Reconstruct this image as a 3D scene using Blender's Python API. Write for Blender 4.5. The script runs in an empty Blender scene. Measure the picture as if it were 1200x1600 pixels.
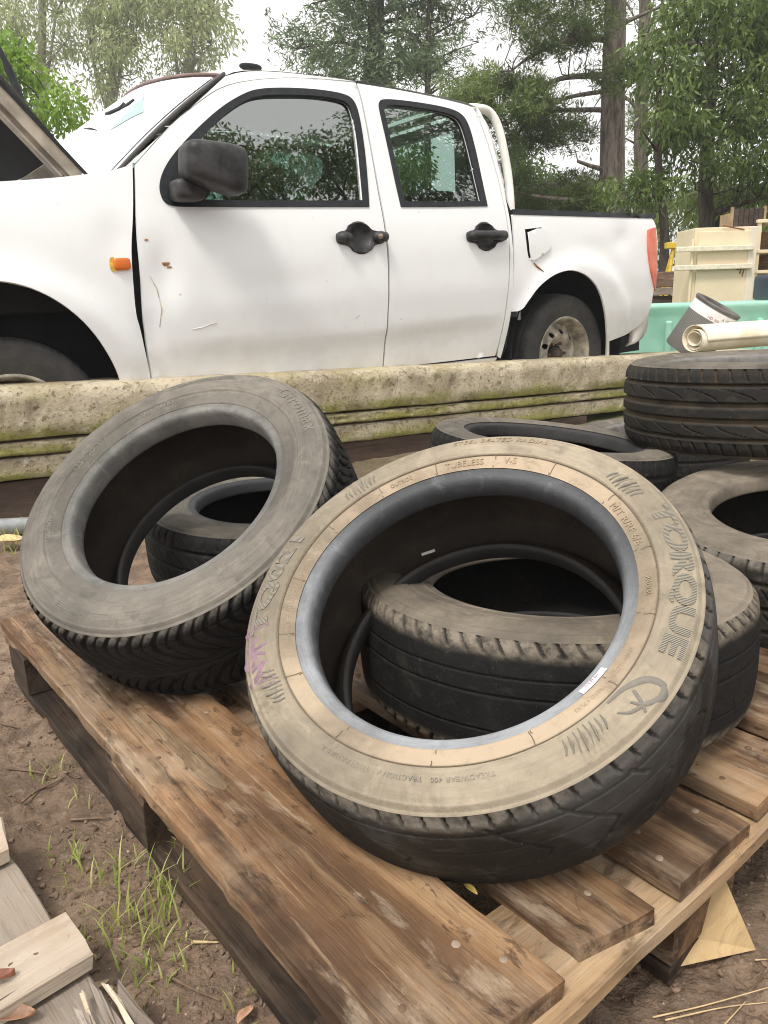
import bpy, bmesh, math, random
import numpy as np
from mathutils import Vector, Matrix
from mathutils.geometry import delaunay_2d_cdt

random.seed(7); RNG = np.random.default_rng(11)
SC = bpy.context.scene; COL = SC.collection
R = math.radians

# ------------------------------------------------------------------ camera
CAM_H, FPX, HOR_Y, HOR_SLOPE = 0.76, 1200.0, 470.0, -0.03
_roll = math.atan(HOR_SLOPE); _pitch = math.atan((800 - HOR_Y) * math.cos(_roll) / FPX)
_fwd = np.array([0, math.cos(_pitch), -math.sin(_pitch)]); _up0 = np.array([0, math.sin(_pitch), math.cos(_pitch)])
_r0 = np.array([1.0, 0, 0]); _c, _s = math.cos(_roll), math.sin(_roll)
_right = _c * _r0 + _s * _up0; _up = -_s * _r0 + _c * _up0
cd = bpy.data.cameras.new('camera'); cam = bpy.data.objects.new('camera', cd); COL.objects.link(cam)
cam.matrix_world = Matrix(((_right[0], _up[0], -_fwd[0], 0), (_right[1], _up[1], -_fwd[1], 0), (_right[2], _up[2], -_fwd[2], CAM_H), (0, 0, 0, 1)))
cd.sensor_fit = 'VERTICAL'; cd.sensor_height = 36.0; cd.lens = 36.0 * FPX / 1600.0
cd.clip_start = 0.02; cd.clip_end = 600
SC.camera = cam

# ------------------------------------------------------------------ light
SUN_EL, SUN_AZ = R(60), R(212)          # azimuth clockwise from +Y: behind the camera, a little left
w = bpy.data.worlds.new('World'); SC.world = w; w.use_nodes = True
wn = w.node_tree.nodes; wl = w.node_tree.links
for n_ in list(wn): wn.remove(n_)
wo = wn.new('ShaderNodeOutputWorld'); bg = wn.new('ShaderNodeBackground'); sky = wn.new('ShaderNodeTexSky'); hs = wn.new('ShaderNodeHueSaturation')
sky.sky_type = 'NISHITA'; sky.sun_disc = False; sky.sun_elevation = SUN_EL; sky.sun_rotation = SUN_AZ
sky.air_density = 1.0; sky.dust_density = 5.0; sky.ozone_density = 1.0
hs.inputs['Saturation'].default_value = 0.12
bg.inputs['Strength'].default_value = 0.15
wl.new(sky.outputs[0], hs.inputs['Color'])
ov = wn.new('ShaderNodeMix'); ov.data_type = 'RGBA'; ov.inputs[0].default_value = 0.8          # a closed, even layer of cloud over that sky
ov.inputs[7].default_value = (5.1, 5.0, 4.88, 1); wl.new(hs.outputs[0], ov.inputs[6]); wl.new(ov.outputs[2], bg.inputs['Color']); wl.new(bg.outputs[0], wo.inputs['Surface'])
sd = bpy.data.lights.new('sun', 'SUN'); sd.energy = 1.5; sd.angle = R(14); sd.color = (1, 0.955, 0.88)
sun = bpy.data.objects.new('sun', sd); COL.objects.link(sun)
_sdir = Vector((math.sin(SUN_AZ) * math.cos(SUN_EL), math.cos(SUN_AZ) * math.cos(SUN_EL), math.sin(SUN_EL)))
sun.rotation_euler = _sdir.to_track_quat('Z', 'Y').to_euler()
SC.view_settings.view_transform = 'Standard'; SC.view_settings.look = 'None'
SC.view_settings.exposure = 0.98; SC.view_settings.gamma = 1.0; SC.view_settings.use_curve_mapping = False
SC.cycles.filter_width = 1.05; SC.cycles.max_bounces = 8; SC.cycles.transparent_max_bounces = 12

# ------------------------------------------------------------------ helpers
def at(px, py, Y):
    """a point at distance Y in the direction of a pixel of the 1200 x 1600 frame"""
    d = (px - 600) / FPX * _right + (800 - py) / FPX * _up + _fwd
    return np.array([0, 0, CAM_H]) + d * Y / d[1]
def on_z(px, py, z):
    d = (px - 600) / FPX * _right + (800 - py) / FPX * _up + _fwd
    return np.array([0, 0, CAM_H]) + d * (z - CAM_H) / d[2]

def tag(o, label=None, cat=None, group=None, kind=None):
    if label: o['label'] = label
    if cat: o['category'] = cat
    if group: o['group'] = group
    if kind: o['kind'] = kind
    return o
def empty(name, loc=(0, 0, 0), mat=None):
    o = bpy.data.objects.new(name, None); COL.objects.link(o); o.empty_display_size = 0.05
    if mat is not None: o.matrix_world = mat
    else: o.location = loc
    return o
def mesh_data(name, V, F, smooth=True, attrs=None):
    me = bpy.data.meshes.new(name)
    V = np.asarray(V, dtype=np.float32)
    if isinstance(F, np.ndarray):
        k = F.shape[1]; nf = len(F)
        me.vertices.add(len(V)); me.vertices.foreach_set('co', V.ravel())
        me.loops.add(nf * k); me.loops.foreach_set('vertex_index', F.astype(np.int32).ravel())
        me.polygons.add(nf); me.polygons.foreach_set('loop_start', np.arange(0, nf * k, k, dtype=np.int32))
        me.update(calc_edges=True)
    else:
        me.from_pydata([tuple(map(float, v)) for v in V], [], [tuple(map(int, f)) for f in F]); me.update()
    me.polygons.foreach_set('use_smooth', np.full(len(me.polygons), bool(smooth)))
    for k_, arr in (attrs or {}).items():
        a = me.attributes.new(k_, 'FLOAT', 'POINT'); a.data.foreach_set('value', np.asarray(arr, dtype=np.float32))
    return me
def obj(name, me, mat=None, parent=None):
    o = bpy.data.objects.new(name, me); COL.objects.link(o)
    if mat is not None and len(me.materials) == 0: me.materials.append(mat)
    if parent is not None: o.parent = parent
    return o
def add(name, V, F, mat, parent=None, smooth=True, attrs=None):
    return obj(name, mesh_data(name, V, F, smooth, attrs), mat, parent)

class MB:
    """collects simple solids into one mesh"""
    def __init__(s): s.V = []; s.F = []
    def put(s, V, F):
        b = len(s.V); s.V += [tuple(v) for v in V]; s.F += [tuple(i + b for i in f) for f in F]
    def box(s, c, d, rot=None, ch=0.0):
        V, F = chamfer_box(d, ch)
        M = rot if rot is not None else np.eye(3)
        s.put((np.asarray(V) @ np.asarray(M).T) + np.asarray(c), F)
    def tube(s, pts, rad, n=8, cap=True):
        V, F = tube(pts, rad, n, cap); s.put(V, F)
    def build(s, name, mat, parent=None, smooth=False):
        return add(name, s.V, s.F, mat, parent, smooth)
def chamfer_box(d, ch=0.0):
    x, y, z = d[0] / 2, d[1] / 2, d[2] / 2
    if ch <= 0:
        V = [(-x, -y, -z), (x, -y, -z), (x, y, -z), (-x, y, -z), (-x, -y, z), (x, -y, z), (x, y, z), (-x, y, z)]
        return V, [(0, 3, 2, 1), (4, 5, 6, 7), (0, 1, 5, 4), (1, 2, 6, 5), (2, 3, 7, 6), (3, 0, 4, 7)]
    bm = bmesh.new(); bmesh.ops.create_cube(bm, size=1)
    for v in bm.verts: v.co = Vector((v.co.x * d[0], v.co.y * d[1], v.co.z * d[2]))
    bmesh.ops.bevel(bm, geom=list(bm.edges), offset=ch, segments=2, profile=0.5, affect='EDGES')
    bm.verts.index_update()
    V = [tuple(v.co) for v in bm.verts]; F = [tuple(v.index for v in f.verts) for f in bm.faces]; bm.free()
    return V, F
def tube(pts, rad, n=8, cap=True):
    P = np.asarray(pts, float); m = len(P)
    rr = np.full(m, rad) if np.isscalar(rad) else np.asarray(rad, float)
    T = np.gradient(P, axis=0); T /= np.linalg.norm(T, axis=1)[:, None] + 1e-9
    ref = np.array([0, 0, 1.0]) if abs(T[0, 2]) < 0.9 else np.array([1.0, 0, 0])
    V = []; a = np.linspace(0, 2 * np.pi, n, endpoint=False)
    for i in range(m):
        u = np.cross(T[i], ref); u /= np.linalg.norm(u) + 1e-9; v = np.cross(T[i], u); ref = -np.cross(T[i], u) if False else ref
        for t in a: V.append(P[i] + rr[i] * (math.cos(t) * u + math.sin(t) * v))
    F = [(i * n + k, i * n + (k + 1) % n, (i + 1) * n + (k + 1) % n, (i + 1) * n + k) for i in range(m - 1) for k in range(n)]
    if cap: F += [tuple(range(n - 1, -1, -1)), tuple((m - 1) * n + k for k in range(n))]
    return V, F
def smooth_poly(P, it=2):
    """Chaikin corner cutting; a doubled point stays (nearly) sharp"""
    P = [np.array(p, float) for p in P]
    for _ in range(it):
        Q = []
        for i in range(len(P)):
            a, b = P[i], P[(i + 1) % len(P)]
            if np.allclose(a, b): Q.append(a); Q.append(b); continue
            Q.append(.75 * a + .25 * b); Q.append(.25 * a + .75 * b)
        P = Q
    out = []
    for p in P:
        if not out or np.linalg.norm(p - out[-1]) > 1e-4: out.append(p)
    if np.linalg.norm(out[0] - out[-1]) < 1e-4: out.pop()
    return np.array(out)
def spline(P, n):
    P = np.asarray(P, float); d = np.r_[0, np.cumsum(np.linalg.norm(np.diff(P, axis=0), axis=1))]
    E = np.vstack([2 * P[0] - P[1], P, 2 * P[-1] - P[-2]]); out = []
    for q in np.linspace(0, d[-1], n):
        i = min(max(np.searchsorted(d, q, side='right') - 1, 0), len(P) - 2); t = (q - d[i]) / (d[i + 1] - d[i] + 1e-12)
        a, b, c, e = E[i], E[i + 1], E[i + 2], E[i + 3]
        out.append(.5 * ((2 * b) + (-a + c) * t + (2 * a - 5 * b + 4 * c - e) * t * t + (-a + 3 * b - 3 * c + e) * t ** 3))
    return np.array(out)
def inside(P, poly):
    x, y = P[:, 0], P[:, 1]; r = np.zeros(len(P), bool); n = len(poly); j = n - 1
    for i in range(n):
        xi, yi = poly[i]; xj, yj = poly[j]
        c = ((yi > y) != (yj > y)) & (x < (xj - xi) * (y - yi) / (yj - yi + 1e-15) + xi); r ^= c; j = i
    return r
def resample(poly, step):
    out = []
    for i in range(len(poly)):
        a, b = poly[i], poly[(i + 1) % len(poly)]; k = max(1, int(np.linalg.norm(b - a) / step))
        for t in range(k): out.append(a + (b - a) * t / k)
    return np.array(out)
def panel(name, outline, holes, fn, mat, parent, step=0.05, thick=0.012, smooth_it=2, mirror=None, inner_dir=1):
    """a sheet cut to an outline (with holes), bent by fn(a, b) -> (x, y, z), with real thickness"""
    loops = [resample(smooth_poly(outline, smooth_it), step)] + [resample(smooth_poly(h, smooth_it), step) for h in holes]
    P = []; E = []
    for L in loops:
        b = len(P); P += [tuple(p) for p in L]; E += [(b + i, b + (i + 1) % len(L)) for i in range(len(L))]
    nb = len(P); o = loops[0]
    gx = np.arange(o[:, 0].min(), o[:, 0].max(), step); gy = np.arange(o[:, 1].min(), o[:, 1].max(), step)
    G = np.array([(a + (step / 2 if j % 2 else 0), b) for j, b in enumerate(gy) for a in gx])
    if len(G):
        k = inside(G, o)
        for h in loops[1:]: k &= ~inside(G, h)
        G = G[k]
        if len(G):
            B = np.array(P); dm = np.min(np.linalg.norm(G[:, None, :] - B[None], axis=2), axis=1); G = G[dm > step * .45]
        P += [tuple(p) for p in G]
    r = delaunay_2d_cdt([Vector(p) for p in P], E, [], 0, 1e-6)
    V2 = np.array([tuple(v) for v in r[0]]); Fs = [f for f in r[2]]
    C = np.array([V2[list(f)].mean(0) for f in Fs]); k = inside(C, o)
    for h in loops[1:]: k &= ~inside(C, h)
    Fs = [f for f, q in zip(Fs, k) if q]
    V3 = np.array([fn(a, b) for a, b in V2])
    if mirror is not None: V3[:, 1] = mirror - V3[:, 1]; Fs = [tuple(reversed(f)) for f in Fs]
    ob = add(name, V3, [tuple(f) for f in Fs], mat, parent)
    me = ob.data
    cnt = {}
    for p in me.polygons:
        for ek in p.edge_keys: cnt[ek] = cnt.get(ek, 0) + 1
    sh = me.attributes.new('sharp_edge', 'BOOLEAN', 'EDGE')
    sh.data.foreach_set('value', [cnt.get(tuple(sorted(e.vertices)), 0) == 1 for e in me.edges])
    if thick:
        m = ob.modifiers.new('thickness', 'SOLIDIFY'); m.thickness = thick; m.offset = -1
    return ob
def superellipsoid(c, d, e=0.5, n=(24, 16), rot=None):
    V = []; F = []; nu, nv = n
    f = lambda q: math.copysign(abs(q) ** e, q)
    for j in range(nv + 1):
        b = -math.pi / 2 + math.pi * j / nv
        for i in range(nu):
            a = 2 * math.pi * i / nu
            V.append((d[0] / 2 * f(math.cos(b)) * f(math.cos(a)), d[1] / 2 * f(math.cos(b)) * f(math.sin(a)), d[2] / 2 * f(math.sin(b))))
    for j in range(nv):
        for i in range(nu): F.append((j * nu + i, j * nu + (i + 1) % nu, (j + 1) * nu + (i + 1) % nu, (j + 1) * nu + i))
    V = np.array(V)
    if rot is not None: V = V @ np.asarray(rot).T
    return V + np.asarray(c), F
def rotz(a):
    c, s = math.cos(a), math.sin(a); return np.array([[c, -s, 0], [s, c, 0], [0, 0, 1.0]])
def rotx(a):
    c, s = math.cos(a), math.sin(a); return np.array([[1.0, 0, 0], [0, c, -s], [0, s, c]])
def roty(a):
    c, s = math.cos(a), math.sin(a); return np.array([[c, 0, s], [0, 1.0, 0], [-s, 0, c]])
def frame(o, X, Y, Z):
    return Matrix(((X[0], Y[0], Z[0], o[0]), (X[1], Y[1], Z[1], o[1]), (X[2], Y[2], Z[2], o[2]), (0, 0, 0, 1)))
_tab = RNG.random((256, 256)); 
def vnoise(x, y, f=1.0, octv=4, off=0.0):
    x = np.asarray(x, float) * f + off; y = np.asarray(y, float) * f + off * 1.7; r = 0; a = 1.0; tot = 0
    for _ in range(octv):
        xi = np.floor(x).astype(int); yi = np.floor(y).astype(int); u = x - xi; v = y - yi; u = u * u * (3 - 2 * u); v = v * v * (3 - 2 * v)
        g = lambda i, j: _tab[(xi + i) % 256, (yi + j) % 256]
        r = r + a * ((g(0, 0) * (1 - u) + g(1, 0) * u) * (1 - v) + (g(0, 1) * (1 - u) + g(1, 1) * u) * v); tot += a
        x = x * 2.03 + 17.3; y = y * 2.03 + 5.1; a *= .5
    return r / tot

# ------------------------------------------------------------------ materials
class NT:
    def __init__(s, name):
        s.m = bpy.data.materials.new(name); s.m.use_nodes = True; s.t = s.m.node_tree; s.n = s.t.nodes; s.l = s.t.links
        s.b = s.n['Principled BSDF']; s.out = s.n['Material Output']; s._co = None
    def N(s, typ, **kw):
        n = s.n.new(typ)
        for k, v in kw.items():
            if k in n.inputs: s.inp(n.inputs[k], v)
            else: setattr(n, k, v)
        return n
    def inp(s, sock, v):
        if hasattr(v, 'is_output') or isinstance(v, bpy.types.NodeSocket): s.l.new(v, sock)
        else: sock.default_value = v
    def co(s):
        if s._co is None: s._co = s.N('ShaderNodeTexCoord').outputs['Object']
        return s._co
    def rnd(s): return s.N('ShaderNodeObjectInfo').outputs['Random']
    def mapped(s, scale=(1, 1, 1), shift_random=False, vec=None):
        mp = s.N('ShaderNodeMapping'); s.l.new(vec if vec is not None else s.co(), mp.inputs['Vector']); mp.inputs['Scale'].default_value = scale
        if shift_random:
            c = s.N('ShaderNodeCombineXYZ'); k = s.math('MULTIPLY', s.rnd(), 37.0)
            for i in range(3): s.l.new(k, c.inputs[i])
            s.l.new(c.outputs[0], mp.inputs['Location'])
        return mp.outputs[0]
    def noise(s, scale, detail=4, rough=.55, vec=None, dist=0.0):
        n = s.N('ShaderNodeTexNoise'); s.l.new(vec if vec is not None else s.co(), n.inputs['Vector'])
        n.inputs['Scale'].default_value = scale; n.inputs['Detail'].default_value = detail; n.inputs['Roughness'].default_value = rough; n.inputs['Distortion'].default_value = dist
        return n.outputs[0]
    def math(s, op, a, b=0.0, c=None, clamp=False):
        n = s.N('ShaderNodeMath', operation=op, use_clamp=clamp); s.inp(n.inputs[0], a); s.inp(n.inputs[1], b)
        if c is not None: s.inp(n.inputs[2], c)
        return n.outputs[0]
    def ramp(s, f, lo, hi, smooth=True):
        n = s.N('ShaderNodeMapRange', interpolation_type='SMOOTHSTEP' if smooth else 'LINEAR'); s.inp(n.inputs[0], f)
        n.inputs[1].default_value = lo; n.inputs[2].default_value = hi; n.inputs[3].default_value = 0; n.inputs[4].default_value = 1
        return n.outputs[0]
    def mix(s, f, a, b):
        n = s.N('ShaderNodeMix', data_type='RGBA'); s.inp(n.inputs[0], f)
        for i, v in ((6, a), (7, b)):
            if isinstance(v, (tuple, list)): n.inputs[i].default_value = (*v[:3], 1)
            else: s.l.new(v, n.inputs[i])
        return n.outputs[2]
    def xyz(s, vec=None):
        n = s.N('ShaderNodeSeparateXYZ'); s.l.new(vec if vec is not None else s.co(), n.inputs[0]); return n.outputs
    def bump(s, h, strength=.3, dist=.01):
        n = s.N('ShaderNodeBump'); s.l.new(h, n.inputs['Height']); n.inputs['Strength'].default_value = strength; n.inputs['Distance'].default_value = dist
        s.l.new(n.outputs[0], s.b.inputs['Normal']); return n
    def attr(s, name): return s.N('ShaderNodeAttribute', attribute_name=name).outputs['Fac']
    def done(s, col=None, rough=.6, metal=0.0, spec=None):
        if col is not None:
            if isinstance(col, (tuple, list)): s.b.inputs['Base Color'].default_value = (*col[:3], 1)
            else: s.l.new(col, s.b.inputs['Base Color'])
        s.inp(s.b.inputs['Roughness'], rough); s.inp(s.b.inputs['Metallic'], metal)
        if spec is not None: s.inp(s.b.inputs['Specular IOR Level'], spec)
        return s.m

def m_plain(name, col, rough=.6, metal=0.0, var=.25, scale=8, spec=None, bump=0.0):
    t = NT(name); f = t.noise(scale, 5, .6)
    c = t.mix(t.ramp(f, .3, .7), tuple(x * (1 - var) for x in col), tuple(min(1, x * (1 + var)) for x in col))
    if bump: t.bump(t.noise(scale * 6, 4), bump, .004)
    return t.done(c, rough, metal, spec)
def m_rubber(name, base=(.028, .027, .027), dust=(.3, .25, .19), amount=.5, lo=.35, hi=.7, scale=9, inner=None, r0=0, r1=1, rough=.72, groove=None, streak=False, streakn=90, specks=.12, scuff=None, rimdark=None, spec=.10, stk=.9, mottle=.5, shoulder=None, top_shade=None):
    """rubber under dry dust; the dust lies in cloudy patches; 'inner' is a differently soiled ring between radii r0..r1"""
    t = NT(name); n1 = t.noise(scale, 6, .6); n2 = t.noise(scale * 7, 4, .65)
    x, y, z = t.xyz(); r = t.math('SQRT', t.math('ADD', t.math('MULTIPLY', x, x), t.math('MULTIPLY', y, y)))
    d = t.math('MULTIPLY', t.ramp(t.math('ADD', t.math('MULTIPLY', n1, .75), t.math('MULTIPLY', n2, .25)), lo, hi), amount)
    d = t.math('ADD', d, amount * .35, clamp=True)
    if streak:
        mv = t.N('ShaderNodeCombineXYZ'); ang = t.math('ARCTAN2', y, x); t.l.new(t.math('MULTIPLY', ang, 3.0), mv.inputs[0]); t.l.new(t.math('MULTIPLY', r, streakn), mv.inputs[1])
        sn = t.noise(2.2, 7, .68, vec=mv.outputs[0]); d = t.math('MULTIPLY', d, t.math('ADD', 1.0 - stk * .5, t.math('MULTIPLY', t.math('SUBTRACT', sn, .0), stk)), clamp=True)
    dc = t.mix(t.ramp(n2, .3, .75), dust, tuple(q * .72 for q in dust))
    col = t.mix(d, base, dc)
    if inner is not None:
        k = t.math('MULTIPLY', t.math('SUBTRACT', 1.0, t.ramp(t.math('ADD', r, t.math('MULTIPLY', t.math('SUBTRACT', n1, .5), .012)), r1 - .003, r1 + .003)), t.math('ADD', .25, t.math('MULTIPLY', t.ramp(n1, .3, .6), .75)))
        n4 = t.noise(3.2, 5, .6); col = t.mix(k, col, t.mix(t.ramp(t.math('ADD', t.math('MULTIPLY', n4, .8), t.math('MULTIPLY', n2, .2)), .40, .60), tuple(q * .52 for q in inner), inner))
    if shoulder is not None:
        z0, z1, sc_ = shoulder; col = t.mix(t.math('MULTIPLY', t.ramp(t.math('ADD', t.math('ABSOLUTE', z), t.math('MULTIPLY', t.math('SUBTRACT', n1, .5), .02)), z0, z1), t.ramp(n2, .2, .65)), col, sc_)
    if top_shade is not None: col = t.mix(t.math('MULTIPLY', t.ramp(t.math('ADD', y, t.math('MULTIPLY', t.math('SUBTRACT', n1, .5), .12)), -.06, .14), top_shade), col, tuple(q * .45 for q in base))   # shade painted in: upper half of the leaning ring goes darker
    if groove is not None: col = t.mix(t.math('MULTIPLY', t.attr('groove'), t.ramp(n1, .3, .6)), col, groove)
    mo = t.noise(17, 8, .72, dist=.8); mo2 = t.noise(55, 5, .7); col = t.mix(t.math('MULTIPLY', t.ramp(t.math('ADD', t.math('MULTIPLY', mo, .7), t.math('MULTIPLY', mo2, .3)), .50, .66), mottle), col, tuple(q * .45 + w_ * .18 for q, w_ in zip(base, dust))); col = t.mix(t.math('MULTIPLY', t.ramp(mo, .46, .32), mottle * .55), col, tuple(min(1, q * 1.12) for q in dust) if amount > .4 else tuple(q * .5 for q in dust))
    sp = t.noise(260, 2, .5); col = t.mix(t.math('MULTIPLY', t.ramp(sp, .68, .74), specks), col, (.42, .38, .31))
    if scuff is not None: n5 = t.noise(6.5, 6, .62, dist=.5); col = t.mix(t.math('MULTIPLY', t.ramp(n5, .52, .62), t.math('ADD', .35, t.math('MULTIPLY', n2, .8))), col, scuff)
    if rimdark is not None: col = t.mix(t.math('MULTIPLY', t.math('SUBTRACT', 1.0, t.ramp(t.math('ADD', r, t.math('MULTIPLY', n2, .003)), rimdark, rimdark + .004)), .85), col, (.03, .03, .032))
    t.bump(t.math('ADD', n2, t.math('MULTIPLY', t.math('ADD', t.noise(240, 3), mo), .5)), .4, .003)
    return t.done(col, rough, 0, spec)
def m_wood(name, light, mid, dark, gray=(.3, .27, .23), grayness=.4, stain=.6, rough=.75, wet=0.0):
    t = NT(name); v = t.mapped((1, 1, 1), True)
    fine = t.noise(1.0, 8, .68, vec=t.mapped((5, 130, 130), True), dist=.3)
    med = t.noise(1.0, 7, .62, vec=t.mapped((1.6, 38, 38), True), dist=.5)
    broad = t.noise(1.0, 5, .6, vec=t.mapped((1.1, 9, 9), True), dist=.8)
    patch = t.noise(4.5, 6, .62, vec=v); patch2 = t.noise(3.1, 6, .62, vec=t.mapped((1, 1.8, 1.8), True))
    c = t.mix(t.ramp(broad, .34, .66), dark, mid); c = t.mix(t.math('MULTIPLY', t.ramp(broad, .55, .75), .8), c, light)
    c = t.mix(t.math('MULTIPLY', t.ramp(med, .50, .66), .55), c, dark); c = t.mix(t.math('MULTIPLY', t.ramp(med, .50, .30), .35), c, light)
    c = t.mix(t.math('MULTIPLY', t.ramp(fine, .54, .70), .6), c, tuple(q * .6 for q in dark)); c = t.mix(t.math('MULTIPLY', t.ramp(fine, .44, .28), .4), c, light)
    c = t.mix(t.math('MULTIPLY', t.ramp(t.math('ADD', t.math('MULTIPLY', patch, .7), t.math('MULTIPLY', fine, .3)), .44, .60), grayness), c, gray)
    c = t.mix(t.math('MULTIPLY', t.ramp(t.math('ADD', t.math('MULTIPLY', patch2, .75), t.math('MULTIPLY', med, .25)), .475, .60), stain), c, tuple(q * .42 for q in dark))
    cr = t.ramp(t.noise(1.0, 3, .7, vec=t.mapped((1.6, 62, 62), True)), .70, .74)
    spot = t.noise(1.0, 6, .7, vec=t.mapped((16, 42, 42), True), dist=.6); c = t.mix(t.math('MULTIPLY', t.ramp(spot, .56, .64), stain * .75), c, tuple(q * .35 for q in dark))
    ws = t.noise(1.0, 7, .7, vec=t.mapped((7, 30, 30), True), dist=.4); c = t.mix(t.math('MULTIPLY', t.ramp(ws, .54, .66), grayness * .8), c, tuple(min(1, q * 1.25) for q in gray))
    c = t.mix(t.math('MULTIPLY', cr, .9), c, tuple(q * .16 for q in dark))
    sp = t.ramp(t.noise(150, 2, .5), .70, .75); c = t.mix(t.math('MULTIPLY', sp, .4), c, tuple(q * .3 for q in dark))
    t.bump(t.math('SUBTRACT', t.math('ADD', t.math('MULTIPLY', fine, .8), t.math('MULTIPLY', med, .6)), cr), .75, .004)
    hv = t.N('ShaderNodeHueSaturation'); t.l.new(c, hv.inputs['Color']); t.l.new(t.math('ADD', .74, t.math('MULTIPLY', t.rnd(), .46)), hv.inputs['Value'])
    return t.done(hv.outputs[0], t.math('SUBTRACT', rough, t.math('MULTIPLY', t.ramp(patch, .45, .6), wet)), 0, .35)
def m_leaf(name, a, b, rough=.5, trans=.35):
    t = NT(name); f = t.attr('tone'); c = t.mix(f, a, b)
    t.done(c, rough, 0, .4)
    tr = t.N('ShaderNodeBsdfTranslucent'); t.l.new(t.mix(.5, c, tuple(min(1, q * 1.5) for q in b)), tr.inputs[0])
    mx = t.N('ShaderNodeMixShader'); mx.inputs[0].default_value = trans; t.l.new(t.b.outputs[0], mx.inputs[1]); t.l.new(tr.outputs[0], mx.inputs[2]); t.l.new(mx.outputs[0], t.out.inputs[0])
    return t.m
def m_bark(name, a, b, sc=(6, 6, 1.2)):
    t = NT(name); v = t.mapped(sc); f = t.noise(3, 6, .65, vec=v, dist=.4); vo = t.N('ShaderNodeTexVoronoi'); t.l.new(v, vo.inputs[0]); vo.inputs['Scale'].default_value = 3.5
    t.bump(t.math('ADD', f, vo.outputs[0]), .8, .03)
    return t.done(t.mix(t.ramp(f, .32, .66), a, b), .85, 0, .2)
def m_paint(name, col, dirt=(.42, .36, .27), dirty=.35):
    t = NT(name); x, y, z = t.xyz(); n1 = t.noise(2.2, 6, .62); n2 = t.noise(14, 5, .6)
    drip = t.noise(1.0, 4, .6, vec=t.mapped((16, 16, 1.1)))
    low = t.math('SUBTRACT', 1.0, t.ramp(z, .3, .95))
    k = t.math('MULTIPLY', t.math('ADD', t.math('MULTIPLY', low, .5), .10), t.ramp(t.math('ADD', t.math('MULTIPLY', n1, .6), t.math('MULTIPLY', n2, .4)), .38, .72))
    k = t.math('ADD', k, t.math('MULTIPLY', t.ramp(drip, .6, .78), .08)); k = t.math('MULTIPLY', k, dirty * 2, clamp=True)
    c = t.mix(k, col, dirt)
    ch = t.ramp(t.noise(38, 3, .5), .735, .76); c = t.mix(t.math('MULTIPLY', ch, .5), c, (.35, .3, .25))
    t.b.inputs['Coat Weight'].default_value = .25; t.b.inputs['Coat Roughness'].default_value = .12
    t.bump(t.noise(3.5, 2, .4), .06, .02)
    return t.done(c, t.math('ADD', .32, t.math('MULTIPLY', k, .4)), 0, .45)
def m_glass(name, tint, refl=.35, rough=.01):
    t = NT(name); gl = t.N('ShaderNodeBsdfGlossy'); gl.inputs['Roughness'].default_value = rough; gl.inputs['Color'].default_value = (.95, .98, .97, 1)
    tr = t.N('ShaderNodeBsdfTransparent'); tr.inputs[0].default_value = (*tint, 1)
    lw = t.N('ShaderNodeLayerWeight'); lw.inputs[0].default_value = .35
    f = t.math('ADD', t.math('MULTIPLY', lw.outputs['Fresnel'], .7), refl, clamp=True)
    mx = t.N('ShaderNodeMixShader'); t.l.new(f, mx.inputs[0]); t.l.new(tr.outputs[0], mx.inputs[1]); t.l.new(gl.outputs[0], mx.inputs[2]); t.l.new(mx.outputs[0], t.out.inputs[0])
    return t.m

# ------------------------------------------------------------------ ground
def axis_vals(lo, a, b, hi, fine, grow):
    v = list(np.arange(a, b, fine)); st = fine; q = v[-1]
    while q < hi: st *= grow; q += st; v.append(min(q, hi))
    st = fine; q = a; L = []
    while q > lo: st *= grow; q -= st; L.append(max(q, lo))
    return np.array(L[::-1] + v)
def ground_z(x, y):
    n = vnoise(x, y, 2.2, 3) - .5; m = vnoise(x, y, 14, 5, 3.3) - .5; k = vnoise(x, y, 55, 3, 9.1) - .5; l = vnoise(x, y, 6, 3, 21.0)
    d = np.hypot(x, y); near = np.clip(1.6 - d / 4, 0, 1)
    lump = np.clip(vnoise(x, y, 30, 2, 4.4) - .56, 0, 1) * .11 * np.clip((l - .45) * 5, 0, 1)
    return n * .035 + near * (m * .026 + k * .020 * np.clip((l - .35) * 4, 0.25, 1) + lump) - .006
gx = axis_vals(-220, -1.1, 1.0, 220, .0085, 1.09); gy = axis_vals(-160, .42, 1.75, 420, .0085, 1.09)
GX, GY = np.meshgrid(gx, gy); GZ = ground_z(GX, GY)
nx_, ny_ = len(gx), len(gy); ii = (np.arange(ny_ - 1)[:, None] * nx_ + np.arange(nx_ - 1)[None]).ravel()
t = NT('mud'); n1 = t.noise(1.6, 6, .6); n2 = t.noise(11, 6, .65); n3 = t.noise(70, 4, .6)
c = t.mix(t.ramp(n1, .35, .65), (.145, .098, .066), (.245, .173, .118)); c = t.mix(t.math('MULTIPLY', t.ramp(n2, .42, .62), .75), c, (.105, .069, .047))
c = t.mix(t.math('MULTIPLY', t.ramp(n3, .58, .7), .4), c, (.33, .26, .19))
gy_ = t.xyz()[1]; far = t.ramp(gy_, 2.2, 6.5); c = t.mix(t.math('MULTIPLY', far, t.ramp(t.noise(1.1, 5, .6), .32, .52)), c, (.085, .12, .035))
c = t.mix(t.math('MULTIPLY', t.ramp(t.noise(26, 7, .7, dist=.6), .52, .60), .6), c, (.085, .056, .037))
t.bump(t.math('ADD', n2, t.math('MULTIPLY', n3, .8)), 1.0, .012)
M_MUD = t.done(c, t.math('SUBTRACT', .86, t.math('MULTIPLY', t.ramp(n1, .5, .64), .42)), 0, .4)
ground = add('ground', np.stack([GX.ravel(), GY.ravel(), GZ.ravel()], 1), np.stack([ii, ii + 1, ii + nx_ + 1, ii + nx_], 1), M_MUD)
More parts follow.
